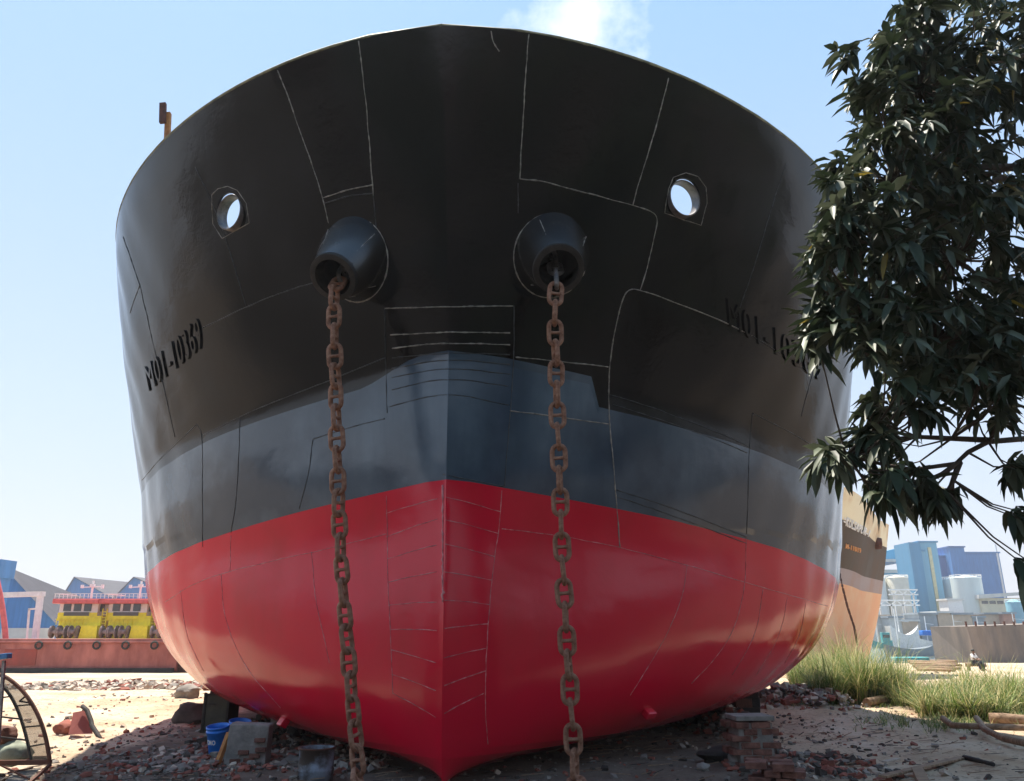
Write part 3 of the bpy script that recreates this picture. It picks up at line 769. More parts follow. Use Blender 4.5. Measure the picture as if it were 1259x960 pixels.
def clump(label, tufts, seed):
    g3 = random.Random(seed); c = gp(*tufts[0][:2])
    t = thing('tall_grass', label, 'grass clump', c, 0, 'tall grass clumps at the yard edge'); b = BM()
    for x, y, r, h, n in tufts:
        q = gp(x, y)
        subs = [(math.sqrt(g3.random()) * r, g3.uniform(0, 6.283), g3.uniform(.6, 1.15)) for _ in range(max(5, n // 38))]
        for _ in range(int(n * 1.5)):
            k, a, hk = g3.choice(subs); px, py = q.x + k * math.cos(a) + g3.gauss(0, .06), q.y + k * math.sin(a) * .8 + g3.gauss(0, .06)
            a2 = g3.uniform(0, 6.283); s_ = g3.uniform(.15, 1.0)
            blade(b, Vector((px, py, gz(px, py) - .03)), Vector((math.cos(a2), math.sin(a2), 0)) * s_, h * hk * HK[0] * g3.uniform(.5, 1.1), g3.uniform(.012, .028), g3.uniform(.35, 1.15), g3.choices((0, 1, 2), (44, 32, 24))[0])
    obj('blades', b, M_GR, t)
clump('wide pale green grass clump right beside the hull and rubble', [(1040, 862, .9, 1.15, 900), (1010, 850, .8, 1.1, 600), (1080, 862, .9, 1.15, 900), (1055, 845, 1.2, 1.5, 800), (1000, 838, 1.0, 1.3, 500)], 1)
HK[0] = 1.2
clump('bright green rounded grass tuft in the middle', [(1142, 868, .55, .85, 700), (1125, 876, .4, .7, 260)], 2)
clump('largest brownish drooping grass clump above the bent pipe', [(1185, 884, .7, .85, 1000), (1165, 872, .7, .85, 500), (1205, 868, .8, .95, 700)], 3)
clump('thin grey green grass running off the right edge', [(1235, 872, .8, .95, 700), (1262, 876, .8, .9, 500), (1225, 858, 1.2, 1.1, 500)], 4)
b = BM(); g3 = random.Random(9)
for _ in range(5200):                                      # low creeping grass
    if g3.random() < .75: x = g3.triangular(1040, 1300, 1200); y = g3.gauss(886, 5 + 3 * noise.noise(Vector((x * .03, 0, 0))))
    else: x, y = g3.triangular(950, 1180, 1070), g3.gauss(862, 4)
    if noise.noise(Vector((x * .045, y * .09, 2))) < -.1: continue
    q = gp(x, y); a = g3.uniform(0, 6.283)
    blade(b, q + Vector((0, 0, -.02)), Vector((math.cos(a), math.sin(a), 0)), g3.uniform(.08, .26), .014, g3.uniform(.3, 1), g3.choices((0, 1, 2), (60, 20, 20))[0])
tag(obj('low_grass', b, M_GR), 'short creeping grass along the dirt edge on the right', 'grass', kind='stuff')

# ------------------------------------------------------------------ rubble, bricks, debris
M_RUB = [mat('rubble_grey', (.20, .175, .15), .9, .35, 4, bump=.5, world=True), mat('rubble_brick', (.24, .075, .05), .9, .4, 4, bump=.5, world=True), mat('rubble_dark', (.06, .048, .04), .9, .4, 4, bump=.5, world=True), mat('rubble_pale', (.42, .34, .27), .9, .2, 4, bump=.5, world=True)]
def chunk(b, p, s, g, mi, flat=.6):
    t = BM(); bmesh.ops.create_icosphere(t, subdivisions=1, radius=1) if g.random() < .35 else bmesh.ops.create_cube(t, size=1.5)
    sc = Vector((s * g.uniform(.7, 1.6), s * g.uniform(.5, 1.1), s * g.uniform(.35, .9) * flat / .6))
    for v in t.verts: v.co = Vector((v.co.x * sc.x * g.uniform(.6, 1.15), v.co.y * sc.y * g.uniform(.6, 1.15), v.co.z * sc.z * g.uniform(.7, 1.1)))
    t.transform(Matrix.Translation(p) @ Matrix.Rotation(g.uniform(0, 6.28), 4, 'Z') @ Matrix.Rotation(g.gauss(0, .35), 4, 'X') @ Matrix.Rotation(g.gauss(0, .3), 4, 'Y'))
    merge(b, t, mi)
g4 = random.Random(21); b = BM()
def scatter(x0, x1, y0, y1, n, s0, s1, wt=(40, 25, 25, 10), hump=0, power=2.2):
    cx, cy = (x0 + x1) / 2, (y0 + y1) / 2
    for _ in range(n):
        x, y = g4.uniform(x0, x1), g4.uniform(y0, y1)
        if hump: x, y = cx + (x1 - x0) / 2 * max(-1, min(1, g4.gauss(0, .45))), cy + (y1 - y0) / 2 * max(-1, min(1, g4.gauss(0, .45)))
        k = (s0 + (s1 - s0) * g4.random() ** power)
        hh = hump * max(0, 1 - ((x - cx) / ((x1 - x0) / 2)) ** 2 - ((y - cy) / ((y1 - y0) / 2)) ** 2) * g4.random() ** .5 if hump else 0
        chunk(b, Vector((x, y, gz(x, y) + gnoise(x, y) + k * .18 + hh)), k, g4, g4.choices((0, 1, 2, 3), wt)[0])
scatter(-6.5, 5.5, 9.2, 16, 2300, .012, .055)
scatter(-4.8, -1.6, 10.0, 13.5, 1500, .015, .085, (38, 30, 20, 12))
scatter(-5.6, -3.2, 9.3, 12, 500, .015, .07, (55, 20, 10, 15))
scatter(-4.6, -1.6, 12.6, 16.5, 1500, .03, .12, (25, 30, 40, 5), .55)
scatter(2.6, 4.6, 9.8, 11.6, 500, .02, .09, (30, 30, 30, 10))
scatter(3.0, 4.2, 13.0, 15.6, 420, .03, .11, (25, 25, 40, 10), .4)
scatter(5.4, 8.2, 17.5, 21.5, 520, .03, .14, (30, 20, 10, 40), .35)
scatter(3.8, 9.0, 10, 20, 420, .012, .06, (40, 20, 15, 25))
scatter(-17, -5, 25, 32, 1300, .04, .18, (12, 14, 2, 72), .0, 1.5)
scatter(-11, -5.5, 9, 24, 500, .012, .07, (30, 25, 5, 40))
scatter(4, 30, 22, 60, 400, .03, .14, (30, 25, 10, 35))
tag(obj('rubble', b, M_RUB), 'loose broken brick, stone and scrap strewn over the dirt', 'rubble', kind='stuff')
b = BM()
for _ in range(420):                                       # sticks, twigs and strips
    x, y = g4.uniform(-6.0, 6.5), g4.uniform(9.3, 15); a = g4.gauss(0, .5); l = g4.uniform(.06, .38)
    z = gz(x, y) + gnoise(x, y) + .02; bar(b, (x, y, z), (x + l * math.cos(a), y + l * math.sin(a) * .7, z + g4.uniform(-.01, .05)), g4.uniform(.006, .02), .006, g4.choice((0, 0, 1)))
tag(obj('wood_litter', b, [M_WOOD, M_CHAR]), 'splinters, sticks and strips littering the ground under the bow', 'litter', kind='stuff')

def brick_stack(label, x, y, cols, rows, bw=.24, bh=.072, bd=.12, rz=0, jit=.014, cap=None, seed=1, group='brick props'):
    g5 = random.Random(seed); q = gp(x, y); t = thing('brick_stack', label, 'brick stack', q, rz, group)
    for r in range(rows):
        for c in range(cols):
            for dd in range(2):
                off = (.5 if r % 2 else 0) * bw - (bw * .25)
                cx = (c - (cols - 1) / 2) * (bw + .008) + off + g5.uniform(-jit, jit); wdt = bw * (1 if g5.random() < .8 else .7)
                b = BM(); box(b, (cx, (dd - .5) * (bd * 1.6) + g5.uniform(-jit, jit) * 1.3, bh * (r + .5) * 1.06 - .01), (wdt * g5.uniform(.93, 1), bd * 1.5, bh * g5.uniform(.9, 1)), Matrix.Rotation(g5.gauss(0, .035), 3, 'Z') @ Matrix.Rotation(g5.gauss(0, .02), 3, 'Y'), bev=.007)
                for v in b.verts: v.co += Vector([g5.uniform(-.003, .003) for _ in range(3)])
                obj('brick', b, M_BRICK, t, local=True)
    if cap: b = BM(); box(b, (0, 0, bh * rows * .53 - .02), (cols * bw * .9, bd * 2.9, bh * rows * 1.04)); obj('mortar_core', b, M_CONC, t, local=True)
    if cap:
        b = BM(); box(b, (0, 0, bh * rows * 1.06 + .03), (cols * bw * 1.02, bd * 3.4, .055), bev=.008); obj('cap_slab', b, M_CONC, t, local=True)
    return t
brick_stack('tall red brick pier topped by a grey slab, right of the hull', 926, 942, 2, 7, rz=.1, cap=True, seed=2)
brick_stack('low half buried pile of red bricks at the bottom edge', 955, 962, 2, 3, rz=-.3, jit=.03, seed=5)
def prop(label, x, y, w_, h, d_, m, rz=0, top=None):
    q = gp(x, y); b = BM(); g6 = random.Random(int(x)); box(b, q + Vector((0, d_ / 2, h / 2 - .02)), (w_, d_, h), rz, bev=.015)
    bmesh.ops.subdivide_edges(b, edges=b.edges[:], cuts=2, use_grid_fill=True)
    for v in b.verts: v.co += noise.noise_vector(v.co * 5) * .012
    return b
# charred blocks wedged under the bilge on the right
t = thing('timber_prop', 'charred timber and brick prop wedged under the right bilge', 'prop', gp(920, 893), .05)
q = gp(920, 893)
for k, (dx, w_, h, z0, m) in enumerate(((-.06, .44, .16, 0, M_BRICK), (.06, .34, .16, .15, M_CHAR), (-.08, .30, .16, .31, M_DRUST), (.10, .30, .16, .31, M_CHAR), (-.02, .46, .18, .46, M_CHAR), (.02, .36, .14, .63, M_BRICK))):
    b = BM(); box(b, q + Vector((dx, .1 + .05 * (k % 2), z0 + h / 2)), (w_, .36, h), .1 * (k % 3 - 1), bev=.012); obj('block', b, m, t)
# left: steel box with a wedge, buckets, masonry block, drum
q = gp(262, 902)
t = thing('steel_box', 'dark olive steel box on the ground under the left bilge', 'box', q, -.12)
b = BM(); box(b, q + Vector((0, .25, .29)), (.42, .45, .6), -.12, bev=.008); obj('body', b, M_DGREEN, t)
b = BM()
for dx in (-.2, .2):
    bar(b, q + Vector((dx, .02 + dx * -.12, .02)), q + Vector((dx, .02 + dx * -.12, .62)), .035, .02)
bar(b, q + Vector((-.21, .0, .595)), q + Vector((.21, -.03, .595)), .03, .03); bar(b, q + Vector((-.12, -.02, .45)), q + Vector((.0, -.03, .45)), .02, .02)
obj('edge_frame', b, M_CHAR, t)
b = BM(); box(b, q + Vector((-.01, .3, .74)), (.30, .34, .32), -.3, bev=.02, taper=.75)
tag(obj('rubber_block', b, M_CHAR), 'black rubber block on top of the olive box, touching the hull', 'block')
def bucket(label, x, y, lean, m, txt=None):
    q = gp(x, y); t = thing('plastic_bucket', label, 'bucket', q, 0, 'blue plastic buckets')
    M = Matrix.Translation(q) @ Matrix.Rotation(lean, 4, 'Y') @ Matrix.Rotation(.15, 4, 'X')
    b = BM(); lathe(b, [(.0, .0), (.115, .0), (.12, .01), (.148, .27), (.156, .275), (.156, .295), (.150, .30), (.150, .325), (.158, .33), (.158, .35), (.146, .35), (.143, .30), (.11, .02), (.0, .02)], M, 28)
    o = obj('body', b, m, t)
    b = BM(); tube(b, [M @ Vector((.16 * math.cos(a), -.16 * abs(math.sin(a)) * .75, .30 - .10 * abs(math.sin(a)))) for a in np.linspace(0, math.pi, 14)], .004, 5); obj('handle', b, M_CHAINB, t)
    if txt:
        b = text_mesh(txt, .002, .03); x0, x1, y0, y1 = bbox(b)
        for v in b.verts:
            a = -math.pi / 2 - .45 + ((v.co.x - x0) / (x1 - x0) - .5) * 1.1; z = .13 + (v.co.y - y0) / (y1 - y0) * .065; r = .12 + .028 * z / .27 + (.003 if v.co.z > 0 else -.002)
            v.co = M @ Vector((r * math.cos(a), r * math.sin(a), z))
        obj('lettering', b, M_WHITE, t)
bucket('blue plastic bucket with white CMO lettering beside the masonry block', 268, 925, -.05, M_BLUE, 'CMO')
bucket('blue plastic bucket tucked behind the masonry block', 291, 917, .1, M_BLUE)
q = gp(300, 940); t = thing('masonry_block', 'squared block of rendered brickwork beside the blue buckets', 'masonry block', q, .08)
b = BM(); box(b, q + Vector((0, .16, .22)), (.50, .30, .48), Matrix.Rotation(.08, 3, 'Z') @ Matrix.Rotation(.05, 3, 'Y'), bev=.02)
bmesh.ops.subdivide_edges(b, edges=b.edges[:], cuts=3, use_grid_fill=True)
for v in b.verts: v.co += noise.noise_vector(v.co * 6) * .014
obj('core', b, M_CONC, t)
for k, (dx, dz) in enumerate(((-.02, .14), (.12, .10), (.17, .28), (.05, .05), (.19, .17), (-.12, .04))):
    b = BM(); box(b, q + Vector((dx, .002 + .01 * (k % 2), dz)), (.13, .05, .05), .08, bev=.006); obj('exposed_brick', b, M_BRICK, t)
b = BM(); bar(b, q + Vector((-.33, -.02, .0)), q + Vector((-.25, .08, .36)), .07, .05, bev=.006); obj('leaning_brick', b, M_RUST, t)
q = at(388, 948, 9.55); t = thing('steel_drum', 'open rusty steel drum with a pale blue patch at the bottom edge', 'drum', (q.x, q.y, 0))
M_DRUM = mat('drum_steel', (.09, .055, .04), .7, .5, 2.4, bump=.2, c2=(.26, .30, .36), fac=(.45, .6))
b = BM(); r = .195; z1 = .335
lathe(b, [(0, .0), (r, .0), (r, .1), (r + .008, .115), (r, .13), (r, z1 - .02), (r + .012, z1 - .01), (r + .012, z1), (r - .004, z1 + .004), (r - .01, z1 - .02), (r - .01, .03), (0, .03)], Matrix.Translation((q.x, q.y, .0)), 36)
obj('body', b, M_DRUM, t)
b = BM(); lathe(b, [(r + .004, z1 - .012), (r + .017, z1 - .004), (r + .012, z1 + .01), (r - .006, z1 + .008)], Matrix.Translation((q.x, q.y, .0)), 36); obj('rim', b, M_DRUST, t)
# single larger stones and bricks, each its own thing
def stone(label, x, y, s, m, name='stone', cat='stone', flat=.7, seed=0, group=None):
    q = gp(x, y); b = BM(); bmesh.ops.create_icosphere(b, subdivisions=3, radius=1)
    for v in b.verts:
        n_ = noise.noise(v.co * 1.3 + Vector((seed * 3.1, 0, 0))) * .35 + noise.noise(v.co * 3.4 + Vector((seed, 5, 0))) * .12
        v.co = Vector((v.co.x * s[0], v.co.y * s[1], v.co.z * s[2])) * (1 + n_)
    b.transform(Matrix.Translation(q + Vector((0, s[1] * .6, s[2] * .55))))
    return tag(obj(name, b, m, None, 40), label, cat, group)
stone('rounded dark boulder on the dirt at the left of the steel box', 232, 888, (.34, .28, .22), M_RUB[2], seed=3)
stone('smaller grey lump of rock above the dark boulder', 226, 858, (.28, .3, .2), M_RUB[0], seed=5)
stone('long dark mud mound beyond the left bilge', 214, 826, (2.3, 1.2, .95), M_DRUST, 'mud_mound', 'mound', seed=7)
stone('pale grey concrete lump beside the brick pier', 906, 943, (.09, .08, .11), M_CONC, 'concrete_lump', 'concrete', seed=8)
stone('small square pale brick lying left of the brick pier', 866, 948, (.075, .07, .06), M_CONC, 'broken_block', 'block', seed=9)
stone('black lump of charred scrap left of the brick pier', 888, 938, (.26, .2, .11), M_CHAR, 'scrap_heap', 'scrap', seed=10)
stone('white stained stone in the rubble right of the hull', 992, 853, (.22, .2, .16), M_RUB[0], seed=12)
# steel plate with bent strap standing on the sunny dirt at left
q = gp(104, 905); t = thing('scrap_plate', 'rust brown steel plate with a bent dark strap on sunny dirt', 'scrap plate', q)
b = BM(); A, B_, C_, D_ = [at(x, y, q.y + k) for x, y, k in ((84, 903, 0), (114, 902, 0), (110, 872, .25), (90, 876, .25))]
for o_ in (Vector((0, 0, 0)),):
    f1 = quad(b, [A, B_, C_, D_]); bmesh.ops.solidify(b, geom=b.faces[:], thickness=.02)
obj('plate', b, M_REDH, t)
b = BM(); tube(b, [at(x, y, q.y + k) for x, y, k in ((101, 868, .2), (107, 873, .15), (112, 886, .05), (113, 892, 0), (120, 903, -.2), (127, 915, -.3))], .035, 6); obj('strap', b, M_CHAR, t)
stone('orange brown stone beside the scrap plate', 75, 903, (.16, .14, .13), M_RUB[1], seed=14)
# pipes, planks and logs on the right
def pipe(label, px, r, m, lift=.03):
    b = BM(); pts = [gp(x, y) + Vector((0, 0, r + lift + h)) for x, y, h in px]; tube(b, pts, r, 10); return tag(obj('pipe', b, m, None), label, 'pipe', 'pipes lying on the dirt')
pipe('straight brown pipe lying level along the grass edge', [(1161, 893, .05), (1172, 900, .02), (1200, 901, .02), (1262, 903, .02)], .05, M_WOOD)
pipe('curved brown pipe sweeping towards the bottom right', [(1203, 896, .09), (1212, 905, .02), (1235, 915, .0), (1265, 922, .0)], .05, M_WOOD)
def log(label, a, c, r, m=M_WOOD, name='log', cat='log', flat=False, group=None):
    b = BM(); p, q_ = gp(*a), gp(*c); u = Vector((0, 0, r))
    if flat: bar(b, p + u, q_ + u, r * 5, r * 1.4, bev=.006)
    else: tube(b, [p + u, p.lerp(q_, .35) + u * 1.1, p.lerp(q_, .7) + u, q_ + u], [r, r * .95, r * .9, r * .8], 10, jit=.06)
    return tag(obj(name, b, m, None), label, cat, group)
log('tan log lying at the foot of the left grass clump', (1066, 869), (1112, 860), .09)
log('tan log at the right edge behind the grass', (1218, 891), (1270, 893), .10)
log('grey plank lying in shade, pointing to the bent pipe', (1085, 957), (1190, 932), .02, flat=True, name='plank', cat='plank')
log('short grey plank end at the bottom edge', (1128, 948), (1142, 975), .025, flat=True, name='plank', cat='plank')
log('pale flat board lying in the shade', (1087, 938), (1104, 934), .014, M_RUB[3], 'board', 'board', True)
log('black crumpled scrap strip beyond the grey plank', (1186, 934), (1222, 943), .03, M_CHAR, 'scrap_strip', 'scrap')
for k in range(9):
    y = 806 + 2.4 * k; a = g4.uniform(-1, 1); lab = ['topmost dark pole of the flat pole pile', 'second pole from the top of the pole pile', 'third pole from the top of the pole pile', 'fourth pole from the top of the pole pile', 'middle pole of the pole pile', 'fourth pole from the bottom of the pole pile', 'third pole from the bottom of the pole pile', 'second pole from the bottom of the pole pile', 'nearest pole at the bottom of the pole pile'][k]
    log(lab, (1105 + 3 * k, y + a), (1178 + g4.uniform(-6, 6), y - a + 1.0), .11, M_WOOD if k else M_CHAR, 'pole', 'pole', group='poles piled beyond the grass')
# ------------------------------------------------------------------ rickshaw-like cart frame at the left edge
Yc = 9.3
t = thing('cart_frame', 'dark steel cart frame with curved hood ribs and dusty plastic side sheet', 'cart', (at(10, 930, Yc).x, Yc, 0))
def arcpts(px, Y): return [at(x, y, Y) for x, y in spl(px)]
OUT = [(-30, 822), (0, 829), (14, 836), (32, 853), (48, 880), (57, 908), (61, 934)]
IN = [(-30, 836), (0, 842), (10, 850), (22, 872), (31, 900), (37, 926), (39, 934)]
for k, dY in enumerate((0, .75)):
    b = BM(); tube(b, arcpts(OUT, Yc + dY), .022, 8); obj('hood_rib', b, M_DRUST, t)
    b = BM(); tube(b, arcpts(IN, Yc + dY + .02), .018, 8); obj('inner_rib', b, M_CHAR, t)
b = BM()
for (x0, y0), (x1, y1) in (((30, 857), (24, 862)), ((24, 862), (36, 864)), ((0, 858), (14, 856)), ((40, 866), (19, 868)), ((52, 892), (28, 894)), ((58, 914), (34, 918)), ((-10, 880), (26, 884)), ((-10, 905), (33, 910))): bar(b, at(x0, y0, Yc), at(x1, y1, Yc), .016)
obj('cross_brace', b, M_CHAR, t)
M_SHEET = bpy.data.materials.new('dusty_sheet'); M_SHEET.use_nodes = True; _b = M_SHEET.node_tree.nodes['Principled BSDF']; _b.inputs['Base Color'].default_value = (.20, .17, .12, 1); _b.inputs['Roughness'].default_value = .35; _b.inputs['Alpha'].default_value = .42
b = BM(); o_, i_ = arcpts(OUT, Yc + .01), arcpts(IN, Yc + .015); n = len(o_)
for k in range(6, n - 1):
    vs = [o_[k], o_[k + 1], i_[min(k + 1, n - 1)], i_[k]]; quad(b, vs)
bmesh.ops.remove_doubles(b, verts=b.verts, dist=.001); bmesh.ops.solidify(b, geom=b.faces[:], thickness=.006)
obj('side_sheet', b, M_SHEET, t)
b = BM()
A, B_ = at(-30, 938, Yc), at(62, 937, Yc); bar(b, A, B_, .035, .05); bar(b, at(-30, 934, Yc + .8), at(58, 932, Yc + .8), .035, .05); bar(b, B_, at(58, 933, Yc + .8), .035)
bar(b, at(62, 940, Yc), at(30, 968, Yc - .4), .03); bar(b, at(40, 944, Yc), at(10, 950, Yc), .02); bar(b, at(0, 940, Yc), at(36, 958, Yc - .2), .018); bar(b, at(-20, 962, Yc - .3), at(34, 966, Yc - .4), .03)
obj('floor_frame', b, M_DRUST, t)
b = BM(); P4 = [at(22, 946, Yc + .05), at(52, 943, Yc + .05), at(28, 964, Yc - .3), at(4, 962, Yc - .3)]; quad(b, P4); bmesh.ops.solidify(b, geom=b.faces[:], thickness=.008)
obj('floor_plate', b, M_CONC, t)
b = BM(); bar(b, at(5, 812, Yc - .1), at(-4, 936, Yc - .1), .03); obj('post', b, M_CHAINB, t)
b = BM(); bar(b, at(-20, 810, Yc - .1), at(12, 806, Yc - .1), .10, .06, bev=.01); obj('top_bar', b, mat('blue_steel', (.05, .16, .34), .5, .3, 8), t)
def lump(name, lab, cat, x, y, Y, s, m, seed):
    p = at(x, y, Y); b = BM(); bmesh.ops.create_icosphere(b, subdivisions=3, radius=1)
    for v in b.verts:
        k = 1 + noise.noise(v.co * 1.6 + Vector((seed, 0, 0))) * .35; v.co = Vector((v.co.x * s[0], v.co.y * s[1], v.co.z * s[2])) * k
    b.transform(Matrix.Translation(p)); return tag(obj(name, b, m, None, 50), lab, cat)
lump('sack', 'dark brown sack on the cart at the left edge', 'sack', 6, 905, Yc + .35, (.13, .14, .12), M_DRUST, 2)
lump('sack', 'grey green cloth bundle on the cart below the brown sack', 'bundle', 14, 926, Yc + .3, (.20, .16, .12), mat('grey_green_cloth', (.22, .24, .18), .9, .4, 6), 4)

# ------------------------------------------------------------------ far left: red barge, yellow tugs, blue sheds, white gantry
def zline(Y, y):
    return at(629.5, y, Y).z
Yb = 48.; zb0 = gz(-20, Yb)
x0 = at(-60, 800, Yb).x; x1 = at(215, 800, Yb).x; zt = zline(Yb, 787)
t = thing('red_barge', 'long low red barge hull lying on the bank at left', 'barge', ((x0 + x1) / 2, Yb, zb0))
b = BM(); n = 28
sec = [(0, 0.25), (.06, .0), (2.6, .0), (2.6, 1)]
L_ = []
for i in range(n + 1):
    x = x0 + (x1 - x0) * i / n; e = .35 * (i / n - .96) / .04 if i / n > .96 else 0
    L_.append([b.verts.new((x, Yb + .25 + e, zb0 + .05)), b.verts.new((x, Yb + .03 * (i % 2) + e, zb0 + .25)), b.verts.new((x, Yb - .02 * (i % 3) + e, zt)), b.verts.new((x, Yb + 4, zt)), b.verts.new((x, Yb + 4, zb0 + .05))])
for i in range(n):
    for k in range(4): b.faces.new((L_[i][k], L_[i + 1][k], L_[i + 1][k + 1], L_[i][k + 1]))
b.faces.new(L_[0]); b.faces.new(L_[-1][::-1])
obj('hull', b, M_REDH, t)
b = BM(); tube(b, [(x0, Yb - .06, zt - .1), (x1, Yb - .06, zt - .1)], .09, 8); tube(b, [(x0, Yb - .04, zt + .04), (x1, Yb - .04, zt + .04)], .05, 6); obj('rubbing_bar', b, M_REDH, t)
for k in range(9):
    x = x0 + 5.2 + k * 1.7; b = BM(); pts = [(x + .2 * math.cos(a), Yb - .18, zt - .28 + .2 * math.sin(a)) for a in np.linspace(0, 6.283, 13)[:-1]]; tube(b, pts, .06, 6, closed=True); obj('tyre_fender', b, M_CHAR, t)
b = BM(); box(b, (at(25, 808, Yb).x, Yb - .03, zline(Yb, 808)), (1.9, .03, .9)); obj('patch_plate', b, mat('dark_red_patch', (.26, .035, .02), .6, .2, 2), t)
b = BM(); box(b, ((x0 + x1) / 2, Yb - .03, zb0 + .12), (x1 - x0, .5, .26)); obj('skid', b, M_CHAR, t)
b = BM(); tube(b, arcpts([(-8, 690), (-4, 712), (2, 740), (6, 770), (7, 788)], Yb + .5), .16, 8); obj('crane_arm', b, M_REDR, t)
# one tug, built once
Yt = 56.
tx = [at(x, 760, Yt).x for x in (96, 157, 218)]; zd = zline(Yt, 786)
def Z(y): return zline(Yt, y) - zd
def make_tug(label, x):
    t = thing('tug_boat', label, 'tug boat', (x, Yt, zd), 0, 'yellow tugs moored behind the red barge')
    def P(name, fn, m, par=None):
        b = BM(); fn(b); o = obj(name, b, m, t, local=True)
        if par: o.parent = par
        return o
    P('hull', lambda b: box(b, (0, 3.5, -1.2), (3.7, 9, 2.3), bev=.2), M_REDH)
    dk = P('deckhouse', lambda b: (box(b, (.1, 1.4, (Z(757) + Z(786)) / 2 + .0), (2.9, 2.6, Z(757) - 0)), box(b, (1.15, -.2, Z(770) / 2), (1.25, .8, Z(768)), taper=.86)), M_YEL)
    h0, h1 = Z(757), Z(742)
    wh = P('wheelhouse', lambda b: (box(b, (-.25, 1.5, (h0 + h1) / 2), (2.7, 2.3, h1 - h0))), M_WHITE)
    P('wheelhouse_front', lambda b: box(b, (-.25, .32, Z(757) - .05), (2.74, .08, Z(750) - Z(760))), M_YEL)
    P('name_board', lambda b: box(b, (-.3, .26, Z(755.5)), (1.75, .06, .34)), mat('grey_board', (.12, .115, .10), .6, .2, 2))
    for k in range(3):
        o = P('window', lambda b: box(b, (-1.05 + .72 * k, .33, Z(746) - .02), (.52, .06, .52), bev=.02), M_GLASS, wh); 
    P('side_window', lambda b: box(b, (1.13, .9, Z(747)), (.06, .5, .5)), M_GLASS, wh)
    def roof(b):
        box(b, (-.1, 1.4, Z(739)), (3.5, 3.3, .34), bev=.05); box(b, (-.1, -.15, Z(739.5)), (3.0, .4, .26), bev=.03)
    rf = P('roof', roof, M_REDR)
    def rail(b):
        z = Z(736.5)
        for k in range(13): xx = -1.8 + k * .29; bar(b, (xx, -.1, z), (xx, -.1, z + .36), .035)
        bar(b, (-1.85, -.1, z + .36), (1.7, -.1, z + .36), .045); bar(b, (-1.85, -.1, z + .2), (1.7, -.1, z + .2), .03)
        bar(b, (-1.85, -.1, z + .36), (-1.85, 2.8, z + .36), .04); bar(b, (1.7, -.1, z + .36), (1.7, 2.8, z + .36), .04)
    P('roof_rail', rail, M_WHITE, rf)
    def mast(b):
        bar(b, (.15, 1, Z(738)), (.15, 1, Z(713)), .11); bar(b, (-.6, 1, Z(721)), (.85, 1, Z(720)), .06); box(b, (-.6, 1, Z(720)), (.16, .16, .22)); box(b, (.85, 1, Z(720)), (.16, .16, .26)); box(b, (.15, .95, Z(719)), (.3, .2, .2))
    P('mast', mast, M_WHITE)
    def win(b):
        for dx in (-1.1, -.55, .2): lathe(b, [(.42, -.06), (.42, 0), (.16, .02), (.16, .38), (.42, .40), (.42, .46)], Matrix.Translation((dx - .2, -.6, .5)) @ Matrix.Rotation(math.pi / 2, 4, 'Y'), 14, cap=True)
    P('winch', win, M_WINCH)
    def rl(b):
        for k in range(7): bar(b, (-1.5 + k * .3, .05, Z(768)), (-1.5 + k * .3, .05, Z(761)), .03)
        bar(b, (-1.6, .05, Z(761)), (.5, .05, Z(761)), .035)
    P('deck_rail', rl, M_YEL)
    P('ladder', lambda b: [bar(b, (1.55, .2, z_), (1.85, .2, z_), .04) for z_ in np.linspace(.3, Z(752), 9)] + [bar(b, (1.55, .2, .1), (1.55, .2, Z(748)), .05), bar(b, (1.85, .2, .1), (1.85, .2, Z(748)), .05)], M_YEL)
    return t
M_WINCH = mat('winch_paint', (.20, .10, .08), .6, .5, 3, c2=(.4, .3, .27))
tug = make_tug('leftmost yellow tug with red roof and white mast', tx[0])
copy_tree(tug, (tx[1], Yt, zd), 0, 'middle yellow tug with red roof and white mast')
copy_tree(tug, (tx[2], Yt, zd), 0, 'rightmost yellow tug, half hidden by the big hull')
# white pipe gantries
t = thing('white_gantry', 'white square tube gantry above the barge at far left', 'gantry', at(45, 786, 51))
b = BM()
for dY in (0,):
    bar(b, at(-20, 732, 51), at(54, 730, 51), .42, .3); bar(b, at(50, 731, 51), at(43, 786, 51), .3, .3)
obj('beam_frame', b, M_WHITE, t)
b = BM(); bar(b, at(35, 749, 51.5), at(47, 748, 51.5), .1); bar(b, at(36, 749, 51.5), at(33, 785, 51.5), .1); obj('pipe_loop', b, M_WHITE, t)
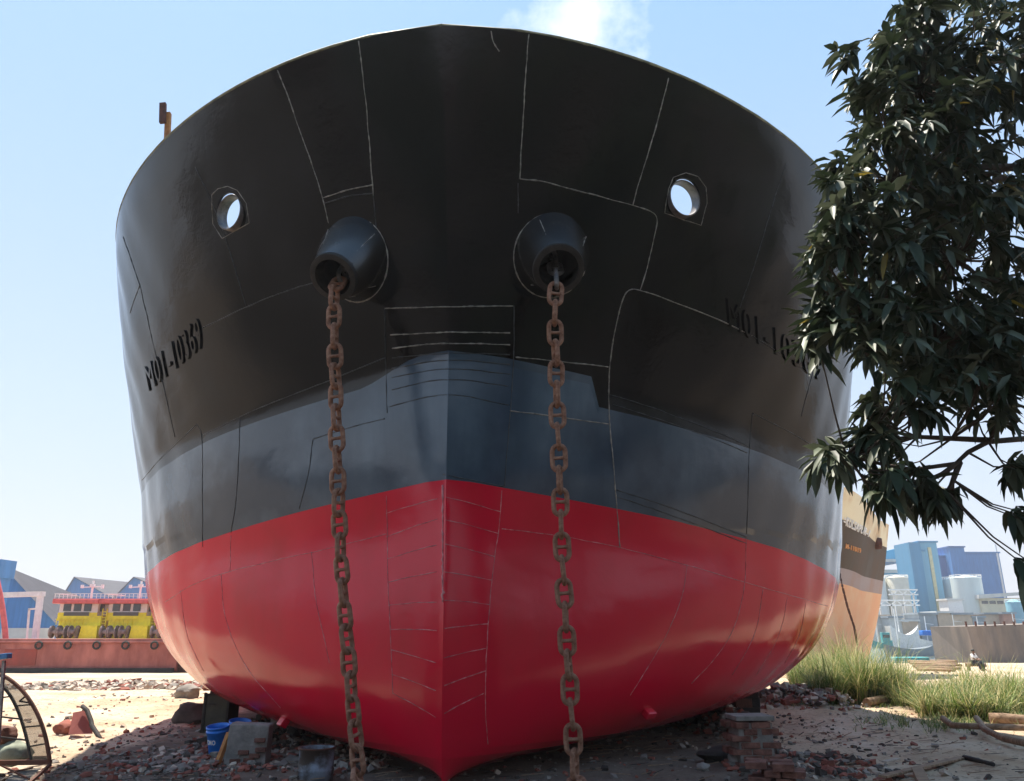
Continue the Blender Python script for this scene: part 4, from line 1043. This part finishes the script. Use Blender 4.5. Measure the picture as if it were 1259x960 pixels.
# blue sheds with grey roofs
M_SHEDB = mat('blue_sheeting', (.055, .20, .46), .6, .15, .8, stretch=(3, 1, .2)); M_SHEDL = mat('light_blue_sheeting', (.06, .38, .62), .55, .1, .4, stretch=(3, 1, .2)); M_ROOFG = mat('grey_roof_sheet', (.16, .15, .17), .7, .15, .5, stretch=(4, .3, 1)); M_BASEW = mat('pale_wall', (.62, .60, .55), .8, .1, .6); M_DBLUE = mat('deep_blue_sheeting', (.045, .13, .33), .6, .12, .5, stretch=(3, 1, .2))
def shed(label, xs, Y, ytop, ybase, xridge, depth_dir, group=None, open_gable=False):
    """gable end towards us, roof running back along depth_dir"""
    g0 = at(xs[0], ybase, Y); g1 = at(xs[1], ybase, Y); r = at(xridge, ytop, Y); ye = xs[2]
    e0, e1 = at(xs[0], ye, Y), at(xs[1], ye, Y); d = Vector(depth_dir); zb = -1.0
    t = thing('boat_shed', label, 'shed', ((g0.x + g1.x) / 2, Y, zb), 0, group)
    b = BM(); q = [Vector((e0.x, Y, zb)), Vector((e1.x, Y, zb)), e1, r, e0]
    f = b.faces.new([b.verts.new(p) for p in q]); k = [p + d for p in q]; b.faces.new([b.verts.new(p) for p in k][::-1])
    quad(b, [q[0], q[4], k[4], k[0]]); quad(b, [q[1], k[1], k[2], q[2]]); obj('walls', b, M_SHEDB, t)
    b = BM(); u = Vector((0, 0, .25)); fr = Vector((0, -.6, 0))
    for s_, e in ((-1, e0), (1, e1)):
        o2 = (e - r) * 1.04 + r
        pts = [r + u + fr, o2 + u + fr, o2 + u + d, r + u + d]; quad(b, pts); 
    bmesh.ops.solidify(b, geom=b.faces[:], thickness=.12); obj('roof', b, M_ROOFG, t)
    b = BM(); box(b, ((e0.x + e1.x) / 2, Y - .12, (zline(Y, ybase - 18) + zb) / 2), ((e1.x - e0.x) * .995, .16, zline(Y, ybase - 18) - zb)); obj('plinth', b, M_BASEW, t)
_r = at(5, 697, 95); _Y = 95 * ((_r.z - EYE) / 95) / ((at(1, 742, 100).z - EYE) / 100); RD2 = at(118, 742, _Y) - _r; RD2.z = 0
shed('big blue shed with long grey roof behind the white gantry', (-60, 70, 768), 95, 697, 790, 5, RD2, 'blue sheds behind the tugs')
shed('blue gabled shed behind the left and middle tugs', (72, 150, 742), 245, 710, 790, 92, (8, 60, 0), 'blue sheds behind the tugs')
shed('blue gabled shed behind the rightmost tugs', (134, 240, 742), 247, 710, 790, 165, (8, 60, 0), 'blue sheds behind the tugs')
t = thing('blue_silo_tower', 'blue block tower at the far left edge', 'tower', at(-2, 790, 90)); b = BM(); a = at(-2, 690, 90)
box(b, (a.x, 90, (a.z - 1) / 2), (2.2, 2.2, a.z + 1)); obj('shaft', b, M_SHEDB, t); b = BM(); box(b, (a.x, 89.8, at(0, 700, 90).z), (2.8, 2.8, 2)); obj('head', b, M_SHEDB, t)

# ------------------------------------------------------------------ right: second ship
M_TAN = hull_mat('weathered_cream', (.86, .78, .56), (.55, .30, .12), .6, 0, 1, .3, (.3, .13, .05)); M_BRN = hull_mat('faded_brown', (.085, .065, .05), (.16, .10, .07), .6, 0, .8, .3); M_ORG = hull_mat('faded_orange', (.78, .42, .24), (.80, .58, .38), .65, 0, 1, .3, (.4, .15, .06)); M_LIL = hull_mat('faded_lilac', (.36, .30, .30), (.4, .25, .18), .6, 0, .8, .3)
Y2 = 40.; e = at(1046, 780, Y2); z2 = gz(e.x, Y2) - .3
sc2 = (zline(Y2, 599) - z2) / 8.4
RZ2 = -.62
ship2 = thing('laid_up_ship', 'weathered cream, brown and orange ship bow standing behind the big hull', 'ship', (e.x - 2.7, Y2 - .3, z2), RZ2)
cols2 = [0, .05, .15, .3, .5, .8, 1.1, 1.5, 2, 2.5, 3, 3.6, 4.3, 5, 6, 7, 8, 9, 10, 12, 14, 16]
def zd2(ly): return .05 * max(0, min(ly, 8))
b = build_hull(0, cols2, (14, 6, 30), (lambda l: 4.35 - zd2(l), lambda l, a=1, b=0: 5.0 - zd2(l), lambda l: 8.547 - .10 * min(max(l + 1.6, 0), 12)), .58)
for v in b.verts: v.co = Vector((v.co.x * (.08 + .042 * v.co.z), v.co.y * .62 - (.10 * max(0, v.co.z - 3.5) ** 1.3), v.co.z)) * sc2
h2 = obj('hull', b, [M_ORG, M_LIL, M_BRN, M_DECK, M_TAN], ship2, 30, local=True)
bvh2 = bvh_of(h2, MW[ship2])
def on2(x, y, off=.0):
    d = ray(x, y).normalized(); p, n, i, ds = bvh2.ray_cast(EYEV, d)
    if p is None: return None
    if n.dot(d) > 0: n = -n
    return p + n * off
def text2(s, quadpx, m, lab):
    b = text_mesh(s, .02, .02); x0, x1, y0, y1 = bbox(b); bmesh.ops.triangulate(b, faces=b.faces); bl, br, tr, tl = [Vector(q) for q in quadpx]; ok = True
    for v in b.verts:
        u = (v.co.x - x0) / (x1 - x0); w_ = (v.co.y - y0) / (y1 - y0); q = (bl * (1 - u) + br * u) * (1 - w_) + (tl * (1 - u) + tr * u) * w_
        p = on2(q.x, q.y, .04 if v.co.z > 0 else .0)
        if p is None: ok = False; p = Vector((0, 0, -50))
        v.co = p
    bad = [v for v in b.verts if v.co.z < -20]; bmesh.ops.delete(b, geom=bad, context='VERTS')
    if b.faces: o = obj('ship_name' if len(s) > 8 else 'registration_number', b, m, ship2); o['label'] = lab
    print('text2', s, ok)
text2('=KULSAPUR-1', [(1036, 645), (1067, 660), (1070, 652), (1038, 633)], M_WHITE, 'white painted name on the brown band')
text2('M-11019', [(1039, 674), (1058, 680), (1058, 674), (1040, 668)], mat('orange_letters', (.7, .32, .12), .7, .1, 3), 'orange painted number under the name')
p = on2(1078, 668) or at(1079, 668, Y2)
b = BM(); lathe(b, [(.22, -.4), (.34, 0), (.30, .25), (.1, .27)], axis_matrix(p, (.8, -.5, -.1)), 16); obj('hawse_pipe', b, M_DRUST, ship2)
b = BM()
cpts = [at(1031, 700, Y2 - 3), at(1037, 725, Y2 - 3), at(1043, 748, Y2 - 3), at(1052, 775, Y2 - 3)]
c0 = on2(1032, 702) or cpts[0]
pts = [c0] + [at(x, y, Y2 - 2.6) for x, y in ((1036, 722), (1042, 746), (1050, 770), (1053, 786))]
for i in range(24):
    u = i / 23 * (len(pts) - 1); k = min(int(u), len(pts) - 2); p0 = pts[k].lerp(pts[k + 1], u - k)
    bar(b, p0, p0 + (pts[k + 1] - pts[k]).normalized() * .26, .09 if i % 2 else .045, .04 if i % 2 else .09)
tube(b, pts, .03, 6)
tag(obj('mooring_chain', b, M_DRUST), 'dark chain slanting down in front of the weathered second bow', 'chain')

# ------------------------------------------------------------------ far bank buildings
def block(name, label, cat, x0, x1, ytop, Y, depth, m, trim=None, group=None, skew=0):
    a, c = at(x0, ytop, Y), at(x1, ytop, Y); z0 = -3.
    t = thing(name, label, cat, ((a.x + c.x) / 2, Y, z0), 0, group); b = BM(); box(b, ((a.x + c.x) / 2, Y + depth / 2, (a.z + z0) / 2), (c.x - a.x, depth, a.z - z0))
    obj('walls', b, m, t)
    if trim:
        b = BM(); box(b, ((a.x + c.x) / 2, Y + depth / 2, a.z + .25), (c.x - a.x + .8, depth + .8, .5)); obj('roof', b, trim, t)
    return t, a, c
BG = 'blue mill buildings across the river'
M_TWRD = mat('tower_blue', (.07, .24, .40), .6, .1, .3, stretch=(2, 1, .1)); M_TWRL = mat('tower_light_blue', (.16, .38, .52), .6, .1, .3, stretch=(2, 1, .1))
t, a, c = block('mill_tower', 'tall narrow blue tower with a pale stripe down its face', 'tower', 1129, 1151, 667, 250, 12, M_TWRL, M_TWRD, BG)
b = BM(); box(b, (a.x - 1.8, 254, (a.z - 3) / 2), (3.6, 10, a.z + 3), .0); obj('side_wing', b, M_TWRD, t)
b = BM(); box(b, ((a.x + c.x) / 2 + .3, 249.85, (a.z - 3) / 2), (1.0, .3, a.z)); obj('pale_stripe', b, mat('cream_strip', (.55, .5, .3), .7, .1, 1), t)
b = BM(); box(b, ((a.x + c.x) / 2 - 2, 249.8, a.z - 2.5), (1.6, .4, .5)); obj('vent', b, M_TWRD, t)
t, a, c = block('mill_block', 'widest blue mill block on the right', 'mill building', 1184, 1228, 680, 300, 25, M_SHEDB, M_SHEDB, BG)
b = BM(); box(b, (at(1231, 700, 299).x, 300, at(1231, 700, 299).z / 2 + 6), (.6, .6, at(1231, 684, 299).z + 2)); obj('downpipe', b, M_WHITE, t)
block('mill_block', 'narrow stair tower between the tall tower and widest block', 'mill building', 1167, 1185, 673, 292, 12, M_SHEDB, M_DBLUE, BG)
block('mill_block', 'lower dark blue block just right of the tall tower', 'mill building', 1150, 1167, 684, 296, 12, M_DBLUE, M_SHEDB, BG)
t, a, c = block('mill_hall', 'bright turquoise hall with white bands and a low gable', 'mill building', 1070, 1119, 704, 270, 20, M_SHEDL, None, BG)
for y in (689, 702): b = BM(); q0, q1 = at(1066, y, 269), at(1119, y, 269); box(b, ((q0.x + q1.x) / 2, 269, q0.z), (q1.x - q0.x, 1.2, .9)); obj('band', b, M_BASEW, t)
b = BM(); g0, g1, g2_, g3_, g4_ = at(1072, 690, 270), at(1119, 690, 270), at(1119, 679, 270), at(1103, 674, 270), at(1082, 679, 270)
f = b.faces.new([b.verts.new(p) for p in (g0, g1, g2_, g3_, g4_)]); r_ = bmesh.ops.extrude_face_region(b, geom=[f]); bmesh.ops.translate(b, verts=[v for v in r_['geom'] if isinstance(v, bmesh.types.BMVert)], vec=(0, 20, 0)); bmesh.ops.recalc_face_normals(b, faces=b.faces); obj('gable', b, M_SHEDL, t)
block('mill_block', 'plain dark blue wing left of the turquoise hall', 'mill building', 1058, 1076, 700, 268, 12, M_DBLUE, None, BG)
M_TANK = mat('tank_white', (.60, .66, .64), .5, .08, .3, stretch=(1, 1, .2))
def tank(label, xc, r_px, ytop, Y, m=None):
    p = at(xc, ytop, Y); r = (at(xc + r_px, ytop, Y).x - p.x); t = thing('storage_tank', label, 'tank', (p.x, Y, -3), 0, 'storage tanks across the river')
    b = BM(); lathe(b, [(r, -3), (r, p.z), (r * .97, p.z + .2), (r * .2, p.z + .9), (.01, p.z + 1)], Matrix.Translation((p.x, Y, 0)), 40); obj('shell', b, m or M_TANK, t, 30)
    b = BM(); tube(b, [(p.x + r * 1.01 * math.cos(a_), Y + r * 1.01 * math.sin(a_), p.z + .9) for a_ in np.linspace(0, 6.283, 33)[:-1]], .08, 4, closed=True)
    for a_ in np.linspace(0, 6.283, 25)[:-1]: bar(b, (p.x + r * 1.01 * math.cos(a_), Y + r * 1.01 * math.sin(a_), p.z), (p.x + r * 1.01 * math.cos(a_), Y + r * 1.01 * math.sin(a_), p.z + .9), .08)
    obj('top_rail', b, M_WHITE, t)
tank('large pale tank right of the tall tower', 1187, 17, 711, 240)
tank('greyer tank half hidden left of the large pale tank', 1171, 12, 713, 252, mat('tank_grey', (.42, .5, .52), .5, .1, .3))
tank('cream tank under the turquoise hall', 1102, 13, 711, 245, mat('tank_cream', (.66, .62, .5), .5, .1, .3))
tank('white tank beside the second ship', 1074, 13, 712, 246)
tank('small turquoise tank right of the cream warehouse', 1246, 9, 741, 225, mat('tank_turquoise', (.2, .42, .5), .5, .1, .3))
# warehouse, low white sheds, gantries
t, a, c = block('warehouse', 'cream warehouse with a shallow roof at the right edge', 'warehouse', 1205, 1300, 735, 235, 18, mat('cream_wall', (.66, .60, .44), .8, .1, .4), None)
b = BM(); q0, q1, q2, q3 = at(1203, 736, 234), at(1300, 728, 234), at(1300, 725, 234), at(1203, 731, 234)
f = b.faces.new([b.verts.new(p) for p in (q0, q1, q2, q3)]); r_ = bmesh.ops.extrude_face_region(b, geom=[f]); bmesh.ops.translate(b, verts=[v for v in r_['geom'] if isinstance(v, bmesh.types.BMVert)], vec=(0, 20, 0)); obj('roof', b, M_BASEW, t)
for k in range(6):
    b = BM(); q = at(1211 + k * 9.5, 740.5, 234.85); box(b, q, (1.7, .2, .8)); obj('window', b, M_GLASS, t)
block('white_kiosk', 'small white upright cabin at the foot of the tall tower', 'cabin', 1165, 1183, 738, 228, 5, M_WHITE, M_BASEW)
g7 = random.Random(31); M_COLS = [mat('shed_white', (.6, .6, .57), .8, .15, .3), mat('shed_tan', (.5, .38, .27), .8, .2, .3), mat('shed_rust', (.42, .2, .13), .8, .25, .3), mat('shed_grey', (.25, .29, .32), .7, .2, .3), mat('shed_teal', (.08, .36, .36), .7, .2, .3)]
LOW = ['low white quay shed', 'low tan quay shed', 'low rust red quay shed', 'low grey quay shed']
xs = 1062
SIDE = ['beside the second ship', 'below the cream tank', 'left of the tower foot', 'at the foot of the tall tower', 'right of the tower foot', 'below the large pale tank', 'left of the warehouse', 'in front of the warehouse', 'under the warehouse windows', 'at the far right edge']
for k in range(10):
    wpx = g7.uniform(14, 24); mi = g7.randrange(4); block('quay_shed', LOW[mi] + ' ' + SIDE[k], 'shed', xs, xs + wpx, g7.uniform(751, 764), 215 + g7.uniform(-4, 4), 8, M_COLS[mi], M_COLS[g7.randrange(4)], 'low sheds along the far quay'); xs += wpx * 1.05
def trestle(label, x0, x1, y, ybase, Y, n):
    a, c = at(x0, y, Y), at(x1, y, Y); t = thing('pipe_trestle', label, 'trestle', (a.x, Y, -1)); b = BM()
    for dz in (0, -1.3): bar(b, a + Vector((0, 0, dz)), Vector((c.x, Y, a.z + dz)), .35)
    for k in range(n * 2): x = a.x + (c.x - a.x) * k / (n * 2); x2 = a.x + (c.x - a.x) * (k + 1) / (n * 2); bar(b, (x, Y, a.z - (1.3 if k % 2 else 0)), (x2, Y, a.z - (0 if k % 2 else 1.3)), .15)
    obj('deck_truss', b, M_WHITE, t); zb = at(x0, ybase, Y).z
    for k in range(n): x = a.x + (c.x - a.x) * (k + .5) / n; b = BM(); bar(b, (x, Y, zb - 2), (x, Y, a.z - .9), .35); obj('leg', b, M_BASEW, t)
trestle('upper white pipe bridge in front of the cream tank', 1092, 1128, 725, 760, 225, 3)
trestle('lower white conveyor bridge beside the second ship', 1060, 1130, 738, 770, 222, 5)
# ------------------------------------------------------------------ river craft
def boat(label, x0, x1, yw, Y, m, cab=None, h=.9, canopy=None):
    a, c = at(x0, yw, Y), at(x1, yw, Y); L_ = c.x - a.x; zw = -1.25
    t = thing('river_boat', label, 'boat', ((a.x + c.x) / 2, Y, zw), 0, 'boats moored in the river'); b = BM(); N = 14; R_ = []
    for i in range(N + 1):
        u = i / N * 2 - 1; x = u * L_ / 2; w_ = .16 * L_ * (1 - abs(u) ** 3) + .02; s = h * (1 + .7 * u * u)
        R_.append([b.verts.new((x, -w_, s)), b.verts.new((x * .94, -w_ * .7, -.4)), b.verts.new((x * .94, w_ * .7, -.4)), b.verts.new((x, w_, s)), b.verts.new((x, w_ * .8, s - .15)), b.verts.new((x, -w_ * .8, s - .15))])
    for i in range(N):
        for k in range(6): b.faces.new((R_[i][k], R_[i + 1][k], R_[i + 1][(k + 1) % 6], R_[i][(k + 1) % 6]))
    b.faces.new(R_[0]); b.faces.new(R_[-1][::-1]); bmesh.ops.recalc_face_normals(b, faces=b.faces); obj('hull', b, m, t, local=True)
    if cab is not None: b = BM(); box(b, (L_ * .15, 0, h + .8), (L_ * .35, L_ * .2, 1.8), bev=.08); o = obj('cabin', b, cab, t, local=True); b = BM(); box(b, (L_ * .15, -L_ * .1 - .02, h + 1.1), (L_ * .28, .06, .5)); k = obj('window', b, M_GLASS, t, local=True); k.parent = o
    if canopy is not None:
        b = BM(); box(b, (0, 0, h + 1.5), (L_ * .8, L_ * .28, .9), bev=.2); obj('canopy', b, canopy, t, local=True)
    b = BM(); bar(b, (-L_ * .2, 0, h), (-L_ * .2, 0, h + 4.5), .12); bar(b, (-L_ * .2, 0, h + 3.2), (L_ * .05, 0, h + 3.0), .07); obj('mast', b, M_WHITE, t, local=True)
boat('white broad hulled boat nearest the second ship', 1096, 1131, 783, 130, M_WHITE, None, 2.2)
boat('white boat under a long bright blue canopy', 1128, 1168, 781, 150, M_WHITE, None, .9, M_BLUE)
boat('small teal painted boat beside the white boat', 1070, 1098, 781, 140, M_COLS[4], M_COLS[4], .8)
boat('grey cargo boat with white cabin right of the blue canopy', 1162, 1204, 779, 175, M_COLS[3], M_WHITE, 1.6)
boat('rust red cargo boat beyond the grey boat', 1188, 1240, 776, 195, M_COLS[2], M_WHITE, 1.6)
boat('long grey cargo boat at the right edge beyond the grey wall', 1226, 1300, 776, 185, M_COLS[3], M_WHITE, 2.2)
boat('low dark boat lying on the near shore below the blue canopy', 1086, 1150, 793, 95, M_COLS[3], None, .8)
b = BM(); box(b, (at(1117, 797, 78).x, 78, -1.0), (3.2, 1.2, .35), bev=.1); tag(obj('green_skiff', b, M_COLS[4]), 'tiny bright green skiff on the near shore', 'skiff')
# grey steel pontoon wall
Yg = 68.; a, c = at(1189, 770, Yg), at(1330, 765, Yg)
t = thing('steel_pontoon', 'plain grey brown steel pontoon side behind the seated man', 'pontoon', ((a.x + c.x) / 2, Yg, -1.2)); b = BM(); n = 24; R_ = []
for i in range(n + 1):
    x = a.x + (c.x - a.x) * i / n; zt_ = a.z + (c.z - a.z) * i / n; y_ = Yg + .12 * math.sin(i * 1.3)
    R_.append([b.verts.new((x + .3, y_, -1.4)), b.verts.new((x, y_, zt_)), b.verts.new((x, y_ + 6, zt_)), b.verts.new((x, y_ + 6, -1.4))])
for i in range(n):
    for k in range(4): b.faces.new((R_[i][k], R_[i + 1][k], R_[i + 1][(k + 1) % 4], R_[i][(k + 1) % 4]))
b.faces.new(R_[0]); b.faces.new(R_[-1][::-1]); bmesh.ops.recalc_face_normals(b, faces=b.faces)
obj('hull', b, mat('pontoon_steel', (.17, .15, .135), .7, .25, .6, c2=(.26, .21, .17), stretch=(1, 1, .25)), t)
b = BM()
for i in range(0, n, 2): bar(b, R_[0][1].co if False else Vector((a.x + (c.x - a.x) * i / n, Yg + .1, a.z)), Vector((a.x + (c.x - a.x) * i / n, Yg + .1, a.z + .4)), .12)
obj('bollard', b, M_DRUST, t)
# ------------------------------------------------------------------ the seated man and a trestle stool
J = [(0, 0, .50), (0, .02, .68), (0, .0, .88), (0, -.03, 1.02), (0, -.05, 1.13), (0, -.06, 1.20),           # pelvis.. head
     (-.17, .0, .96), (-.22, -.12, .74), (-.12, -.32, .66), (-.10, -.42, .66), (.17, .0, .96), (.22, -.12, .74), (.12, -.32, .66), (.10, -.42, .66),
     (-.09, -.05, .48), (-.15, -.42, .50), (-.14, -.40, .10), (-.14, -.56, .05), (.09, -.05, .48), (.17, -.42, .50), (.19, -.46, .10), (.19, -.62, .05)]
RD = [.14, .13, .14, .06, .085, .08, .065, .05, .04, .04, .065, .05, .04, .04, .09, .07, .045, .04, .09, .07, .045, .04]
ED = [(0, 1), (1, 2), (2, 3), (3, 4), (4, 5), (2, 6), (6, 7), (7, 8), (8, 9), (2, 10), (10, 11), (11, 12), (12, 13), (0, 14), (14, 15), (15, 16), (16, 17), (0, 18), (18, 19), (19, 20), (20, 21)]
def skin_mesh(joints, radii, ed, grow, name, m, parent):
    used = sorted({i for e_ in ed for i in e_}); mp = {u: k for k, u in enumerate(used)}; b = BM()
    lay = b.verts.layers.skin.verify(); vs = []
    for u in used:
        v = b.verts.new(joints[u]); v[lay].radius = (radii[u] + grow, radii[u] + grow); v[lay].use_root = (u == used[0]); vs.append(v)
    for a_, c_ in ed: b.edges.new((vs[mp[a_]], vs[mp[c_]]))
    me = bpy.data.meshes.new(name); b.to_mesh(me); b.free(); o = bpy.data.objects.new(name, me); col.objects.link(o)
    o.modifiers.new('s', 'SKIN'); s2 = o.modifiers.new('u', 'SUBSURF'); s2.levels = 2
    bpy.context.view_layer.update(); nm_ = bpy.data.meshes.new_from_object(o.evaluated_get(bpy.context.evaluated_depsgraph_get())); bpy.data.objects.remove(o)
    nm_.materials.clear(); nm_.materials.append(m); nm_.shade_smooth(); r = bpy.data.objects.new(name, nm_); col.objects.link(r); r.parent = parent
    return r
pf = gp(1203, 825); man = thing('person', 'man in white shirt and dark trousers seated on the poles in the distance', 'person', pf + Vector((0, .3, 0)), .5)
skin_mesh(J, RD, ED, 0, 'body', M_SKIN, man)
skin_mesh(J, RD, [(0, 1), (1, 2), (2, 6), (6, 7), (2, 10), (10, 11)], .018, 'shirt', M_SHIRT, man)
skin_mesh(J, RD, [(0, 14), (14, 15), (15, 16), (0, 18), (18, 19), (19, 20)], .02, 'trousers', M_TROUS, man)
b = BM(); bmesh.ops.create_icosphere(b, subdivisions=3, radius=.105)
for v in b.verts: v.co = Vector((v.co.x * .88, v.co.y, v.co.z * .8)) + Vector((0, -.02, 1.21))
bmesh.ops.delete(b, geom=[v for v in b.verts if v.co.z < 1.17 and v.co.y < -.03], context='VERTS'); obj('hair', b, M_HAIR, man, local=True)
b = BM(); tube(b, [pf + Vector((-.5, .45, .36)), pf + Vector((.1, .3, .38)), pf + Vector((.6, .1, .34))], .12, 10)
for dx, dy in ((-.35, .42), (.4, .2)):
    bar(b, pf + Vector((dx, dy, -.05)), pf + Vector((dx, dy, .3)), .16)
tag(obj('log_bench', b, M_WOOD), 'log propped on blocks under the seated man', 'log bench')
q = gp(1239, 812); t = thing('trestle_stool', 'small brown wooden trestle in front of the grey pontoon', 'trestle', q)
b = BM(); box(b, q + Vector((0, 0, .72)), (.5, .3, .08), bev=.01); obj('top', b, M_CHAR, t)
for dx in (-1, 1):
    for dy in (-1, 1): b = BM(); bar(b, q + Vector((dx * .42, dy * .2, 0)), q + Vector((dx * .16, dy * .1, .7)), .09); obj('leg', b, M_DRUST, t)

# long unseen shed added behind the photographer so the glossy paint reflects dark
M_SHOP = mat('rusty_corrugated', (.060, .045, .038), .8, .4, .8, c2=(.10, .06, .045), stretch=(2, 1, .2))
t = thing('added_dark_shed', 'long dark corrugated shed added unseen behind the photographer to darken reflections', 'shed', (0, -24, 0))
b = BM(); box(b, (0, -28, 1.9), (110, 8, 4)); obj('walls', b, M_SHOP, t)
b = BM()
for sx in (-1, 1): quad(b, [(-56, -28 - 4.8 * sx, 3.9), (56, -28 - 4.8 * sx, 3.9), (56, -28, 5.4), (-56, -28, 5.4)])
bmesh.ops.solidify(b, geom=b.faces[:], thickness=.1); obj('roof', b, M_DRUST, t)
for k in range(7):
    b = BM(); box(b, (-48 + 16 * k, -23.97, 1.7), (5, .12, 3.4)); obj('door', b, M_CHAR, t)
# ------------------------------------------------------------------ haze over the yard and river
m = bpy.data.materials.new('haze_air'); m.use_nodes = True; t_ = m.node_tree; t_.nodes.clear(); o_ = t_.nodes.new('ShaderNodeOutputMaterial'); v_ = t_.nodes.new('ShaderNodeVolumePrincipled')
v_.inputs['Density'].default_value = .0005; v_.inputs['Color'].default_value = (.93, .95, 1, 1); v_.inputs['Anisotropy'].default_value = .3; t_.links.new(v_.outputs[0], o_.inputs['Volume'])
b = BM(); box(b, (0, 2050, 20), (7200, 5100, 52)); hzo = tag(obj('haze', b, m), kind='stuff')
